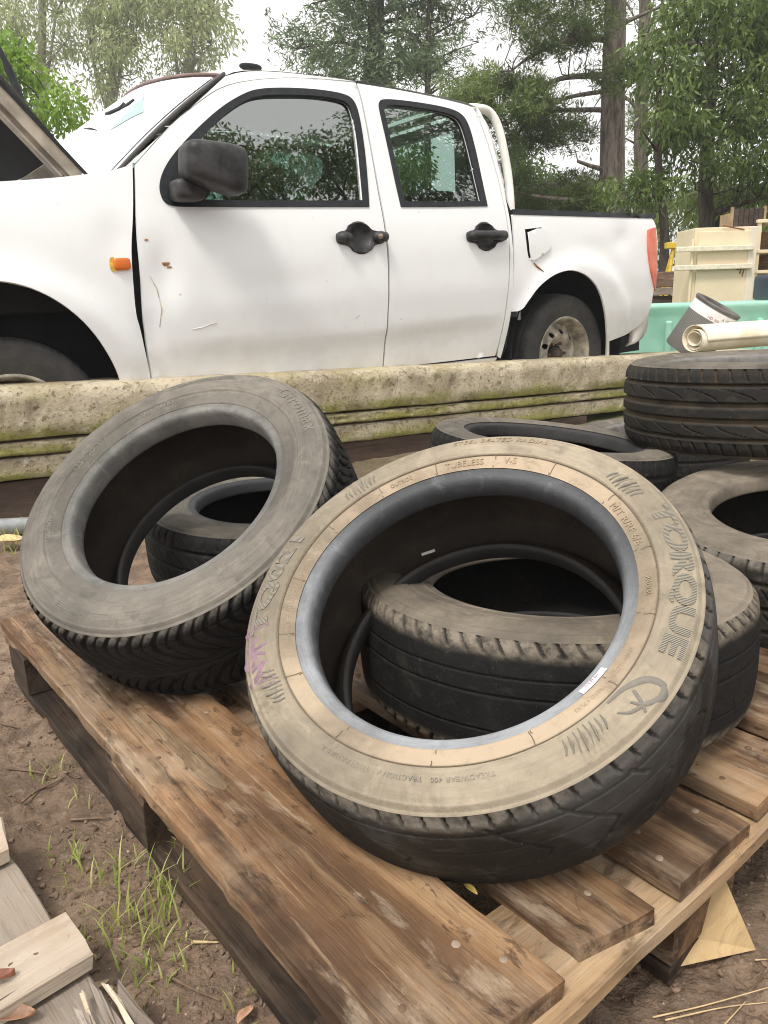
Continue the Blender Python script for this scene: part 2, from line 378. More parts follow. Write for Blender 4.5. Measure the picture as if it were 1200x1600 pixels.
tag(ground, 'brown trodden mud with lumps and pebbles around the pallets', 'ground', kind='structure')

# ------------------------------------------------------------------ materials used below
M_DECK = m_wood('pallet_wood', (.43, .285, .16), (.23, .128, .062), (.088, .046, .023), (.34, .265, .19), .5, .92, .7, .3)
M_DARKWOOD = m_wood('dark_pallet_wood', (.12, .075, .045), (.07, .042, .025), (.03, .018, .011), (.10, .075, .055), .35, .8)  # wet brown wood, darkened further to put shade under the pallet
M_FRESH = m_wood('fresh_split_wood', (.66, .47, .27), (.52, .35, .19), (.33, .2, .1), (.5, .42, .33), .25, .25)
M_CROSS = m_wood('worn_pale_wood', (.56, .41, .25), (.42, .28, .155), (.2, .12, .06), (.42, .34, .26), .4, .65)
M_PALE = m_wood('pale_pallet_wood', (.64, .53, .40), (.52, .42, .31), (.36, .27, .19), (.5, .44, .37), .5, .12)
M_PALEDARK = m_wood('grey_pallet_wood', (.34, .28, .225), (.26, .21, .165), (.18, .14, .11), (.3, .26, .22), .6, .15)
M_NAIL = m_plain('rusty_nail', (.13, .075, .045), .8, 0, .4, 60)
M_NAILG = m_plain('grey_nail', (.27, .205, .15), .75, 0, .4, 60)

def plank(L, W, T, n=14, seed=0, wane=.003, warp=.003):
    """sawn board, length along x from 0, width along y centred, top at z = 0"""
    rg = np.random.default_rng(seed + 100); c = .0022
    sec = [(-W / 2 + c, 0), (-W / 6, 0), (W / 6, 0), (W / 2 - c, 0), (W / 2, -c), (W / 2, -T + c), (W / 2 - c, -T), (-W / 2 + c, -T), (-W / 2, -T + c), (-W / 2, -c)]
    k = len(sec); V = []; xs = np.linspace(0, L, n); ph = rg.random(6) * 6
    sk0, sk1 = rg.normal(0, .006, 2)
    for i, x in enumerate(xs):
        eL = wane * (math.sin(x * 5 + ph[0]) + .4 * math.sin(x * 31 + ph[1]) + rg.normal(0, .4)); eR = wane * (math.sin(x * 4 + ph[2]) + .4 * math.sin(x * 27 + ph[3]) + rg.normal(0, .4))
        z = warp * math.sin(x * 2.3 + ph[4]); tw = warp * .8 * math.sin(x * 1.7 + ph[5])
        for j, (y, zz) in enumerate(sec):
            yy = y + (eR if y > 0 else eL) * (1 if abs(y) > W / 3 else .3); dx = 0
            if i == 0: dx = sk0 * y / W * 2 + rg.normal(0, .0012)
            if i == n - 1: dx = sk1 * y / W * 2 + rg.normal(0, .0012)
            V.append((x + dx, yy, zz + z + tw * y / W + (rg.normal(0, .0007) if zz == 0 else rg.normal(0, .0004))))
    F = [(i * k + j, (i + 1) * k + j, (i + 1) * k + (j + 1) % k, i * k + (j + 1) % k) for i in range(n - 1) for j in range(k)]
    F += [tuple(range(k)), tuple((n - 1) * k + j for j in reversed(range(k)))]
    return np.array(V), F
def fix_normals(o):
    bm = bmesh.new(); bm.from_mesh(o.data); bmesh.ops.recalc_face_normals(bm, faces=bm.faces); bm.to_mesh(o.data); bm.free(); return o
def put_plank(name, L, W, T, org, ang, mat, parent, seed, tilt=(0, 0), n=14, wane=.003, warp=.003):
    V, F = plank(L, W, T, n, seed, wane, warp)
    o = add(name, V, F, mat, parent, smooth=False); fix_normals(o)
    o.location = org; o.rotation_euler = (tilt[0], tilt[1], ang)
    return o
_nail = None
def nail(parent, x, y, z, mat=None, r=.0046):
    global _nail
    if _nail is None:
        V = []; F = []
        for j, (rr, zz) in enumerate(((1, -.4), (1, .1), (.75, .35), (.0, .4))):
            for i in range(10): a = i * math.pi / 5; V.append((rr * math.cos(a), rr * math.sin(a), zz))
        F = [(j * 10 + i, j * 10 + (i + 1) % 10, (j + 1) * 10 + (i + 1) % 10, (j + 1) * 10 + i) for j in range(3) for i in range(10)]
        _nail = {}
        for m in (M_NAIL, M_NAILG):
            me = mesh_data('nail_head', V, F); me.materials.append(m); _nail[m.name] = me
    o = bpy.data.objects.new('nail_head', _nail[(mat or M_NAIL).name]); COL.objects.link(o); o.parent = parent; o.location = (x, y, z)
    o.scale = (r, r * random.uniform(.8, 1.1), r * .55); o.rotation_euler = (random.uniform(-.2, .2), random.uniform(-.2, .2), random.random() * 6)
    return o

# ------------------------------------------------------------------ the pallet under the tyres
PA = np.array([-.623, .782, 0]); PB = np.array([-.782, -.623, 0]); ZT = .145     # local x runs back along the boards, local y to the left
pallet = empty('wooden_pallet', mat=frame((.153, .578, 0), PA, PB, (0, 0, 1)))
tag(pallet, 'large weathered brown timber pallet carrying the heap of tyres', 'pallet')
PL = 1.30
deck = [  # b0, b1, start, top offset, length
    (-.183, 0.0, 0.0, 0.0, PL), (.045, .147, .003, -.007, PL - .01), (.190, .347, -.008, 0.0, PL), (.382, .535, .004, .001, PL), (.575, .70, .0, -.001, PL), (.735, .86, .006, 0, PL), (.905, 1.03, 0, .001, PL), (1.07, 1.2, -.004, 0, PL)]
for i, (b0, b1, st, dz, L) in enumerate(deck):
    bd = put_plank('board', L, b1 - b0, .0235, (st, -(b0 + b1) / 2, ZT + dz), 0, M_DECK, pallet, i, n=60, wane=.0011 if i else .0016, warp=.0009)
    w_ = b1 - b0
    for xx in (.055, .085, .60, .66, 1.20, 1.24):
        for yy in ((-.3, .3) if w_ > .11 else (-.25,)):
            nail(bd, xx + random.uniform(-.02, .02), yy * w_ + random.uniform(-.014, .014), random.uniform(-.0012, .0008), M_NAILG if random.random() < .4 else M_NAIL)
for i, (x0, w_) in enumerate(((-.013, .135), (.58, .13), (1.165, .135))):
    put_plank('cross_board', 1.42, w_, .022, (x0 + w_ / 2, .174, ZT - .0245), -math.pi / 2, M_CROSS if i == 0 else M_DECK, pallet, 40 + i, n=16)
blocks = []
for i, x0 in enumerate((.0, .585, 1.17)):
    for j, b0 in enumerate((-.176, .205, .66, 1.06)):
        V, F = plank(.15, .14, .0765, 4, 60 + i * 5 + j, .002, .0)
        o = add('block', V, F, M_DARKWOOD if (i, j) != (0, 1) else M_DECK, pallet, smooth=False); fix_normals(o)
        o.location = (x0 + .0, -(b0 + .066), ZT - .0468); o.rotation_euler = (0, 0, random.uniform(-.05, .05))
for j, b0 in enumerate((-.175, .20, .655, 1.06)):
    put_plank('base_board', PL, .115 if j else .105, .021, (0.0, -(b0 + .055), .0215), 0, M_DARKWOOD, pallet, 80 + j, n=18)
# scars of torn grain on the long board
lb = [o for o in pallet.children if o.name.startswith('board')][0]
def scar(pts, zz, mat, parent):
    P = resample(smooth_poly(pts, 2), .006); P = P + RNG.normal(0, .0007, P.shape); n = len(P); c = P.mean(0)
    V = [(p[0], p[1], zz - .0006) for p in P] + [(c[0] + (p[0] - c[0]) * .93, c[1] + (p[1] - c[1]) * .88, zz + .0009) for p in P] + [(c[0], c[1], zz + .0009)]
    F = [(i, (i + 1) % n, n + (i + 1) % n, n + i) for i in range(n)] + [(n + i, n + (i + 1) % n, 2 * n) for i in range(n)]
    return add('torn_grain', V, F, mat, parent)
def deck_xy(px, py):
    p = on_z(px, py, ZT) - np.array([.153, .578, 0]); return float(p @ PA), float(p @ PB)
def lbxy(px, py): x_, y_ = deck_xy(px, py); return (x_, y_ - .0915)
scar([lbxy(*q) for q in ((223, 1113), (223, 1113), (262, 1140), (292, 1168), (325, 1190), (357, 1226), (350, 1238), (318, 1222), (280, 1186), (248, 1148))], .0012, M_CROSS, lb)
# offcut leaning against the front block
top = on_z(1112, 1352, .095); lf = on_z(985, 1445, .035); bl = on_z(1045, 1514, .004); br_ = on_z(1181, 1484, .004); tr_ = on_z(1128, 1362, .090)
q = np.array([top, lf, bl, br_, tr_]); nn = np.cross(q[1] - q[0], q[3] - q[0]); nn /= np.linalg.norm(nn); nn = nn if nn[1] < 0 else -nn
base = q.mean(0); Vv = np.concatenate([q, q - nn * .018]) - base
fx_ = (bl - top) / np.linalg.norm(bl - top); fz_ = nn; fy_ = np.cross(fz_, fx_); fy_ /= np.linalg.norm(fy_); fz_ = np.cross(fx_, fy_)
Vv = Vv @ np.array([fx_, fy_, fz_]).T
oc = add('timber_offcut', Vv, [(0, 1, 2, 3, 4), (9, 8, 7, 6, 5)] + [(i, i + 5, (i + 1) % 5 + 5, (i + 1) % 5) for i in range(5)], m_wood('offcut_wood', (.62, .45, .24), (.55, .39, .2), (.44, .3, .15), (.6, .46, .28), .3, .12), None, False); fix_normals(oc)
oc.matrix_world = frame(base, fx_, fy_, fz_); tag(oc, 'pale fresh sawn offcut leaning on the pallet corner block', 'offcut')
V, F = chamfer_box((.012, .010, .002)); o = add('torn_grain', V, F, M_PALE, oc, False); o.location = (0.0, 0.0, .0012)

# ------------------------------------------------------------------ second pallet, lower left
QA = np.array([-.73, -.684, 0]); QB = np.array([.684, -.73, 0])
pal2 = empty('wooden_pallet', mat=frame((-.334, .689, 0), QA, QB, (0, 0, 1)))
tag(pal2, 'pale broken timber pallet lying flat on the mud beside the tall grass', 'pallet')
for i, (y0, y1) in enumerate(((-.323, -.248), (-.084, 0), (.17, .26), (-.56, -.48))):
    bd = put_plank('board', .8, y1 - y0, .022, (0.0, (y0 + y1) / 2, .076), 0, M_PALE, pal2, 120 + i, n=14, wane=.0015, warp=.0015)
    for xx in (.045, .07): nail(bd, xx, random.uniform(-.02, .02), .0003, M_NAIL, .0045)
put_plank('cross_board', 1.0, .13, .02, (.070, -.62, .0525), math.pi / 2, M_PALEDARK, pal2, 131, n=14)
put_plank('cross_board', 1.0, .13, .02, (.62, -.62, .0525), math.pi / 2, M_PALEDARK, pal2, 132, n=14)
for i, (x_, y_, a_, L_) in enumerate(((.012, .02, .15, .13), (.004, .034, .28, .11), (-.002, .05, .36, .12), (.026, .03, .1, .1), (.04, .05, .2, .12))):
    o = put_plank('splinter', L_, (.006 + .003 * (i % 3)), .0035, (x_, y_, .059 + .002 * i), math.pi / 2 + a_ - .25, M_PALE if i % 2 else M_PALEDARK, pal2, 140 + i, tilt=(0, .12 + .03 * i), n=5, wane=.002)

# ------------------------------------------------------------------ concrete posts stacked behind the tyres
t = NT('mossy_concrete'); x, y, z = t.xyz(); n1 = t.noise(5, 7, .65); n2 = t.noise(30, 6, .7); n3 = t.noise(2.0, 5, .6, vec=t.mapped((1, 3, 3)))
c = t.mix(t.ramp(n1, .35, .65), (.40, .335, .235), (.60, .52, .385)); c = t.mix(t.math('MULTIPLY', t.ramp(n2, .52, .68), .7), c, (.19, .15, .085))
moss = t.math('MULTIPLY', t.ramp(t.math('ADD', n3, t.math('MULTIPLY', n2, .35)), .5, .78), t.math('SUBTRACT', 1.0, t.ramp(t.math('ADD', z, t.math('MULTIPLY', n1, .05)), .0, .06)))
c = t.mix(t.math('MULTIPLY', moss, .95), c, (.27, .27, .055)); c = t.mix(t.math('MULTIPLY', t.ramp(n3, .48, .62), .35), c, (.42, .38, .16))
c = t.mix(t.math('MULTIPLY', t.ramp(t.noise(17, 4, .6), .63, .68), .75), c, (.66, .61, .5))
c = t.mix(t.math('MULTIPLY', t.ramp(t.noise(9, 6, .7), .6, .7), .7), c, (.12, .09, .045))
t.bump(t.math('ADD', t.math('ADD', n2, t.math('MULTIPLY', t.noise(75, 6, .75), .8)), t.math('MULTIPLY', n1, .5)), 1.0, .010); c = t.mix(t.math('MULTIPLY', t.ramp(t.noise(60, 6, .72), .54, .64), .55), c, (.13, .105, .06)); M_CONC = t.done(c, .92, 0, .2)
BL0 = np.array([-1.4027, 2.75, .1523]); BL1 = np.array([1.5759, 4.9, .0317]); BX = (BL1 - BL0) / np.linalg.norm(BL1 - BL0)
BY = np.array([-BX[1], BX[0], 0]); BY /= np.linalg.norm(BY); BZ = np.cross(BX, BY)
def beam(name, L0, L1, z0, z1, dy, depth, rad, seed, label):
    """long cast post: rounded upper front edge, chipped and slightly uneven"""
    sec = [(0, z0 + .006), (0, z0 + (z1 - z0) * .3), (0, z0 + (z1 - z0) * .6)]
    for k in range(7): a = k / 6 * math.pi / 2; sec.append((rad - rad * math.cos(a), z1 - rad + rad * math.sin(a)))
    sec += [(depth * .5, z1), (depth - .01, z1), (depth, z1 - .01), (depth, z0 + .006), (depth - .006, z0), (.006, z0)]
    n = 420; k = len(sec); xs = np.linspace(L0, L1, n); V = np.zeros((n, k, 3)); rg = np.random.default_rng(seed)
    for j, (y_, z_) in enumerate(sec):
        a = vnoise(xs, np.full(n, j * .35 + seed), 7, 4) - .5; b = vnoise(xs, np.full(n, j * .35 + seed + 31), 7, 4) - .5; e = np.clip(vnoise(xs, np.full(n, z_ * 8 + seed), 22, 3) - .62, 0, 1) * .05
        V[:, j, 0] = xs; V[:, j, 1] = y_ + a * .004 + (e * 1.3 if y_ < .08 else 0) + dy; V[:, j, 2] = z_ + b * (.004 if z_ > z0 + .01 else .010)
    F = [(i * k + j, (i + 1) * k + j, (i + 1) * k + (j + 1) % k, i * k + (j + 1) % k) for i in range(n - 1) for j in range(k)]
    F += [tuple(range(k)), tuple((n - 1) * k + j for j in range(k))]
    V = V.reshape(-1, 3); off = z0 + .04; V[:, 2] -= off
    o = add(name, V, F, M_CONC, None); fix_normals(o); o.matrix_world = frame(BL0 + BZ * off, BX, BY, BZ)
    return tag(o, label, 'concrete post', 'mossy concrete posts stacked behind the tyres')
beam("concrete_post", -1.6, 5.2, .157, .348, 0, .27, .05, 3, 'topmost mossy concrete post with rounded edge, widest of the stack')
beam("concrete_post", -1.5, 5.15, .097, .146, .008, .26, .012, 9, 'thin middle concrete post squeezed between the other two in the stack')
beam("concrete_post", -1.55, 5.25, .004, .086, .018, .26, .014, 15, 'lowest concrete post of the stack, dark with lichen, on timber bearers')
M_BEARER = m_wood('bearer_wood', (.17, .11, .08), (.11, .07, .05), (.06, .04, .03), (.14, .11, .09), .3, .5)
for i, (xx, L_) in enumerate(((-.6, 3.1), (3.0, .3))):  # first bearer lengthened: dark wood stands in for the shadow under the posts
    V, F = plank(L_, .12 + .04 * i, .15, 6, 160 + i); o = add('timber_bearer', V, F, M_BEARER, None, smooth=False); fix_normals(o)
    b = BL0 + BX * xx + BY * .1 + BZ * .0; o.matrix_world = frame(b, BX, BY, BZ)
    tag(o, 'long dark timber bearer under the concrete posts, beside the grey pipe, lengthened to stand for their shade' if i == 0 else 'dark timber bearer hidden under the concrete posts behind the tyres', 'timber')
V, F = tube([at(-200, 830, 2.55) * (1, 1, 0) + (0, 0, .035), at(60, 812, 2.62) * (1, 1, 0) + (0, 0, .03)], .03, 14)
tag(add('metal_pipe', V, F, m_plain('grey_pipe', (.42, .44, .44), .5, .4, .2, 20), None), 'grey metal pipe on the ground in front of the dark timber', 'pipe')

# ------------------------------------------------------------------ tyres
def lerp_profile(pts, n):
    return spline(np.array(pts), n)
def revolve(prof, seg, disp=None):
    """prof: (m,2) of axial z, radius; returns verts/faces; disp(theta, z, i) -> radial offset"""
    m = len(prof); th = np.linspace(0, 2 * np.pi, seg, endpoint=False)
    Z = np.repeat(prof[:, 0][:, None], seg, 1); Rr = np.repeat(prof[:, 1][:, None], seg, 1); TH = np.repeat(th[None], m, 0)
    g = np.zeros_like(Z)
    if disp is not None:
        dr, dz, g = disp(TH, Z, Rr); Rr = Rr + dr; Z = Z + dz
    V = np.stack([Rr * np.cos(TH), Rr * np.sin(TH), Z], -1).reshape(-1, 3)
    a = (np.arange(m - 1)[:, None] * seg + np.arange(seg)[None]); b = (np.arange(m - 1)[:, None] * seg + (np.arange(seg)[None] + 1) % seg)
    F = np.stack([a, b, b + seg, a + seg], -1).reshape(-1, 4)
    return V, F, g.ravel()
def sstep(x, a, b):
    t_ = np.clip((x - a) / (b - a), 0, 1); return t_ * t_ * (3 - 2 * t_)
def slot(ph, width):
    """1 inside a slot of the given share of the pitch, soft edged"""
    q = np.abs((ph % 1.0) - .5); return 1 - sstep(q, width / 2 * .75, width / 2 * 1.25)
def tread_fn(style, W, Ro):
    def band(z, c, w): return 1 - sstep(np.abs(z / W - c), w * .7, w * 1.15)
    def f(TH, Z, Rr):
        z = Z / W; az = np.abs(z); g = np.zeros_like(Z); p = TH / (2 * np.pi)
        if style == 'worn':                                     # shoulder blocks, nearly bald middle
            g = np.maximum(g, slot(p * 76 + .25 * np.sin(p * 30) + z * 2.0, .17) * sstep(az, .345, .37) * (1 - sstep(az, .44, .455)))
            g = np.maximum(g, .45 * (band(Z, .13, .008) + band(Z, -.13, .008) + band(Z, .3, .006)))
            g = np.maximum(g, .5 * slot(p * 24 + az * 2.2, .07) * (vnoise(p * 40, z * 3, 1, 2) > .52) * (1 - sstep(az, .33, .36)))
            dep = .0065
        elif style == 'directional':
            sw = p * 44 + 1.15 * np.sin(az * 5.2) * 1.6
            g = np.maximum(g, slot(sw, .2) * sstep(az, .03, .06)); g = np.maximum(g, .75 * slot(sw + .5, .10) * sstep(az, .16, .2))
            g = np.maximum(g, .8 * slot(p * 88 + az * 9, .12) * sstep(az, .06, .09) * (1 - sstep(az, .17, .2)))
            g = np.maximum(g, .55 * (band(Z, .335, .010) + band(Z, -.335, .010)) + band(Z, .0, .014)); dep = .0050
        elif style == 'ribbed':
            for c_, w_ in ((.275, .016), (-.275, .016), (.075, .032), (-.09, .032)): g = np.maximum(g, band(Z, c_, w_))
            g = np.maximum(g, slot(p * 66 + z * 2.2, .17) * sstep(az, .31, .325) * (1 - sstep(az, .455, .465)))
            arc = p * 26 + (np.clip((az - .11) / .15, 0, 1) ** 2) * 1.1 * np.sign(z)
            g = np.maximum(g, .6 * slot(arc, .06) * sstep(az, .12, .13) * (1 - sstep(az, .25, .265))); dep = .0075
        elif style == 'blocks':
            g = np.maximum(g, slot(p * 64 + .15 * np.sin(p * 40), .16) * sstep(az, .27, .3) * (1 - sstep(az, .45, .46)))
            for c_ in (.24, -.24, .0): g = np.maximum(g, band(Z, c_, .02))
            g = np.maximum(g, .7 * slot(p * 64 + z * 5, .1) * (1 - sstep(az, .2, .22))); dep = .005
        else:                                                   # bald with two fine lines and short nicks
            g = np.maximum(g, slot(p * 74 + az * 5, .2) * sstep(az, .335, .36) * (1 - sstep(az, .455, .47)))
            for c_ in (.2, -.2, .06): g = np.maximum(g, .6 * band(Z, c_, .006))
            g = np.maximum(g, .35 * slot(p * 50 + z * 3, .04) * (1 - sstep(az, .3, .33)) * (vnoise(p * 60, z * 4, 1, 2, 5) > .5)); dep = .0042
        g = np.clip(g, 0, 1)
        u = (vnoise(TH * 3, Z * 8, 2.0, 3, 2.2) - .5) * .0012
        return -g * dep + u, 0 * Z, g
    return f
def tyre(label, C, n, Ro, rb, W, style, mats, seg=540, hi=False, spin=0.0, group='worn tyres heaped on the pallet', rings=True):
    n = np.array(n, float); n /= np.linalg.norm(n)
    Y = np.array([0, 0, 1.0]) - n * n[2]
    Y = Y / np.linalg.norm(Y) if np.linalg.norm(Y) > .15 else np.array([0, 1.0, 0]) - n * n[1]; Y /= np.linalg.norm(Y); X = np.cross(Y, n)
    root = empty('tyre', mat=frame(C, X, Y, n)); tag(root, label, 'tyre', group)
    h = Ro - rb
    bead = lerp_profile([(.27 * W, rb + .006), (.275 * W, rb + .001), (.32 * W, rb), (.40 * W, rb + .0025), (.432 * W, rb + .0065), (.438 * W, rb + .0125), (.444 * W, rb + .016), (.452 * W, rb + .019)], 18)
    wall = lerp_profile([(.452 * W, rb + .019), (.475 * W, rb + .34 * h), (.495 * W, rb + .5 * h), (.492 * W, rb + .64 * h), (.472 * W, rb + .78 * h), (.44 * W, rb + .88 * h)], 72 if hi else 34)
    tr = lerp_profile([(.44 * W, rb + .88 * h), (.40 * W, Ro - .0085), (.35 * W, Ro - .0045), (.2 * W, Ro - .001), (0, Ro), (-.2 * W, Ro - .001), (-.35 * W, Ro - .0045), (-.40 * W, Ro - .0085), (-.44 * W, rb + .88 * h)], 96 if hi else 52)
    inn = lerp_profile([(.27 * W, rb + .006), (.33 * W, rb + .02), (.435 * W, rb + .4 * h), (.40 * W, rb + .7 * h), (.28 * W, Ro - .02), (0, Ro - .014), (-.28 * W, Ro - .02), (-.40 * W, rb + .7 * h), (-.435 * W, rb + .4 * h), (-.33 * W, rb + .02), (-.27 * W, rb + .006)], 44)
    def wall_fn(TH, Z, Rr):
        q = (Rr - rb) / h; d = np.zeros_like(Z); sgn = np.sign(Z)
        if rings:
            for rr, wd, am in ((.185, .012, .0016), (.40, .012, -.0014), (.43, .01, .0010), (.80, .016, .0013), (.845, .012, -.0012)): d += am * np.exp(-((q - rr) / wd) ** 2)
        d += (vnoise(TH * 2.5, Rr * 30, 1.6, 3, 1.1) - .5) * .0012 * np.sin(np.clip((q - .2) / .6, 0, 1) * np.pi)
        if hi:   # fan-shaped shoulder flutes and short moulded spokes
            for a0 in HIANG.get(style, ()):
                da = (TH - a0 + np.pi) % (2 * np.pi) - np.pi
                d += .0016 * np.sin(da * 130 + (q - .6) * 6) * np.exp(-(da / .085) ** 4) * sstep(q, .5, .56) * (1 - sstep(q, .76, .82))
        return 0 * Z, d * sgn, 0 * Z
    V, F, g = revolve(tr, seg, tread_fn(style, W, Ro)); add('tread', V, F, mats['tread'], root, True, {'groove': g})
    for s in (1, -1):
        P = wall * (s, 1); V, F, _ = revolve(P, seg, wall_fn); o = add('sidewall', V, F if s < 0 else F[:, ::-1], mats['wall'], root)
        P = bead * (s, 1); V, F, _ = revolve(P, seg // 2); add('bead', V, F if s < 0 else F[:, ::-1], mats['bead'] if s > 0 else mats.get('bead2', BEAD_D), root)
    V, F, _ = revolve(inn, seg // 2); add('inner_liner', V, F, mats['inner'], root)
    for o in root.children: fix_dir(o)
    root['_w'] = [W, rb, h]
    def surf(r):
        i = np.argsort(wall[:, 1]); return np.interp(r, wall[i, 1], wall[i, 0])
    return root, surf
def fix_dir(o): pass
HIANG = {'worn': [R(146), R(51), R(-131), R(-37)], 'directional': []}

def ring_text(txt, rad, size, ang, surf, parent, mat, name='lettering', rise=.0012, spread=1.0, bold=0.0, shear=0.0, sx=1.0):
    """raised moulded lettering bent round the sidewall; ang is the angle (deg) at the middle of the word, letter tops outward"""
    cu = bpy.data.curves.new('txt', 'FONT'); cu.body = txt; cu.size = size; cu.align_x = 'CENTER'; cu.extrude = .5; cu.offset = bold; cu.shear = shear; cu.space_character = spread; cu.resolution_u = 4
    tmp = bpy.data.objects.new('txt', cu); COL.objects.link(tmp)
    dg = bpy.context.evaluated_depsgraph_get(); me = bpy.data.meshes.new_from_object(tmp.evaluated_get(dg)); bpy.data.objects.remove(tmp)
    bm = bmesh.new(); bm.from_mesh(me); bmesh.ops.triangulate(bm, faces=bm.faces)
    if size > .02:
        bmesh.ops.subdivide_edges(bm, edges=[e for e in bm.edges if e.calc_length() > size * .3], cuts=2); bmesh.ops.triangulate(bm, faces=bm.faces)
    bm.to_mesh(me); bm.free()
    n = len(me.vertices); co = np.zeros(n * 3, np.float32); me.vertices.foreach_get('co', co); co = co.reshape(-1, 3)
    r = rad + co[:, 1]; a = R(ang) - co[:, 0] * sx / (rad + size * .35); zz = surf(r) + np.where(co[:, 2] > 0, rise, -.002)
    me.vertices.foreach_set('co', np.stack([r * np.cos(a), r * np.sin(a), zz], 1).astype(np.float32).ravel()); me.update()
    me.polygons.foreach_set('use_smooth', np.zeros(len(me.polygons), bool))
    me.name = name; return obj(name, me, mat, parent)
def ring_stroke(pts, wid, surf, parent, mat, name, rise=.0012):
    """a flat raised stroke along (radius, angle deg) points on the sidewall"""
    P = spline(np.array([(r * math.cos(R(a)), r * math.sin(R(a))) for r, a in pts]), 8 * len(pts)); T = np.gradient(P, axis=0); T /= np.linalg.norm(T, axis=1)[:, None]; Nn = np.stack([-T[:, 1], T[:, 0]], 1)
    V = []; m = len(P); ws = np.interp(np.linspace(0, 1, m), np.linspace(0, 1, len(wid)), wid) if not np.isscalar(wid) else np.full(m, wid)
    for i in range(m):
        for s, up in ((-1, 0), (-.6, 1), (.6, 1), (1, 0)):
            p = P[i] + Nn[i] * s * ws[i] / 2; r = np.hypot(*p); V.append((p[0], p[1], float(surf(r)) + (rise if up else -.0006)))
    F = [(i * 4 + j, i * 4 + j + 1, (i + 1) * 4 + j + 1, (i + 1) * 4 + j) for i in range(m - 1) for j in range(3)]
    return add(name, V, F, mat, parent)

TREAD_W = m_rubber('tread_rubber_worn', (.016, .0155, .015), (.26, .22, .17), .13, .46, .68, 7, scuff=(.075, .073, .07), groove=(.03, .027, .024), shoulder=(.066, .080, (.185, .165, .138)))
TREAD_B = m_rubber('tread_rubber_bald', (.012, .012, .0125), (.17, .15, .125), .08, .48, .74, 9, groove=(.02, .019, .018), shoulder=(.058, .076, (.21, .178, .138)))
TREAD_L = m_rubber('tread_rubber_leaning', (.013, .013, .0132), (.17, .15, .125), .08, .48, .74, 9, groove=(.015, .014, .014), shoulder=(.084, .094, (.14, .13, .115)))
TREAD_D = m_rubber('tread_rubber_dark', (.013, .013, .0135), (.17, .15, .125), .08, .48, .74, 9, groove=(.02, .019, .018))
TREAD_R = m_rubber('tread_rubber_ribbed', (.016, .0155, .015), (.2, .17, .13), .10, .46, .7, 8, groove=(.075, .056, .037))
INNER = m_rubber('inner_liner', (.012, .0115, .0115), (.10, .085, .07), .14, .45, .75, 6)
INNER2 = m_rubber('inner_liner_dusty', (.028, .024, .021), (.2, .15, .11), .34, .45, .7, 6)
BEAD_B = m_rubber('bead_bluish', (.085, .088, .094), (.34, .352, .37), .7, .36, .66, 6, rimdark=.1912, top_shade=.8, streak=True, streakn=260, rough=.6, stk=1.4, mottle=.3)
BEAD_D = m_rubber('bead_black', (.022, .022, .023), (.10, .095, .09), .3, .35, .65, 7, streak=True, streakn=120)
BEAD_T = m_rubber('bead_tan', (.06, .055, .05), (.33, .275, .21), .5, .35, .65, 7, streak=True, streakn=120)
BEAD_G = m_rubber('bead_grey', (.05, .05, .05), (.26, .25, .23), .6, .35, .65, 7, streak=True, streakn=120)
WALL_F = m_rubber('sidewall_tan_dust', (.095, .083, .067), (.385, .325, .24), .66, .34, .64, 4, inner=(.40, .315, .225), r0=.2, r1=.2305, streak=True, streakn=80, stk=1.0)
WALL_L = m_rubber('sidewall_grey_dust', (.05, .046, .042), (.245, .222, .188), .62, .3, .66, 5, inner=(.165, .15, .13), r1=.2275, streak=True, streakn=95, stk=1.5)
WALL_D = m_rubber('sidewall_dark', (.04, .038, .036), (.28, .245, .195), .45, .36, .66, 6, streak=True, streakn=80)
WALL_T = m_rubber('sidewall_tan', (.05, .045, .04), (.32, .268, .205), .5, .3, .64, 6, streak=True, streakn=60)
LET_F = m_rubber('moulded_letter_grey', (.14, .132, .118), (.28, .25, .205), .5, .3, .7, 20)
t = NT('moulded_letter_ribbed'); x, y, z = t.xyz(); a_ = t.math('ARCTAN2', y, x); st = t.math('SINE', t.math('MULTIPLY', a_, 780.0)); k = t.ramp(st, -.35, .35)
t.bump(st, .5, .002); LET_RIB = t.done(t.mix(k, (.085, .083, .078), (.33, .29, .225)), .7, 0, .3)
LET_TAN = m_rubber('moulded_letter_tan', (.27, .21, .145), (.40, .31, .21), .6, .3, .7, 30)
LET_PALE = m_rubber('moulded_letter_pale', (.17, .155, .13), (.33, .29, .23), .6, .3, .7, 30)
LET_L = m_rubber('moulded_letter_faint', (.11, .105, .095), (.28, .26, .22), .6, .3, .7, 20)
M_LINE = m_rubber('dark_mould_line', (.13, .10, .073), (.24, .19, .13), .4, .3, .7, 20)

FC, FN = (.1107, .9139, .3447), (-.2763, -.4613, .8432)
tyF, sF = tyre('front tyre with tan dusty sidewall and raised TORQUE lettering, leaning over another tyre', FC, FN, .29, .1905, .20, 'worn', dict(tread=TREAD_W, wall=WALL_F, bead=BEAD_B, inner=INNER2), 1080, True)
ring_text('TORQUE', .2475, .032, 15.0, sF, tyF, LET_RIB, bold=.0013, spread=1.0, sx=1.66)
ring_text('TQ021', .2465, .031, 189.5, sF, tyF, LET_RIB, bold=.0012, spread=1.05, sx=1.85)
ring_text('STEEL BELTED RADIAL', .256, .0135, 97, sF, tyF, LET_TAN, spread=1.05)
ring_text('TUBELESS', .216, .0125, 108.6, sF, tyF, LET_TAN, spread=1.05)
ring_text('V-S', .217, .0135, 91.5, sF, tyF, LET_TAN)
ring_text('M/T R/RF 6/6', .214, .0125, 38, sF, tyF, LET_TAN, spread=1.1)
ring_text('TREADWEAR 400   TRACTION A   TEMPERATURE A', .243, .0079, -82, sF, tyF, LET_PALE, spread=1.1, rise=.0008)
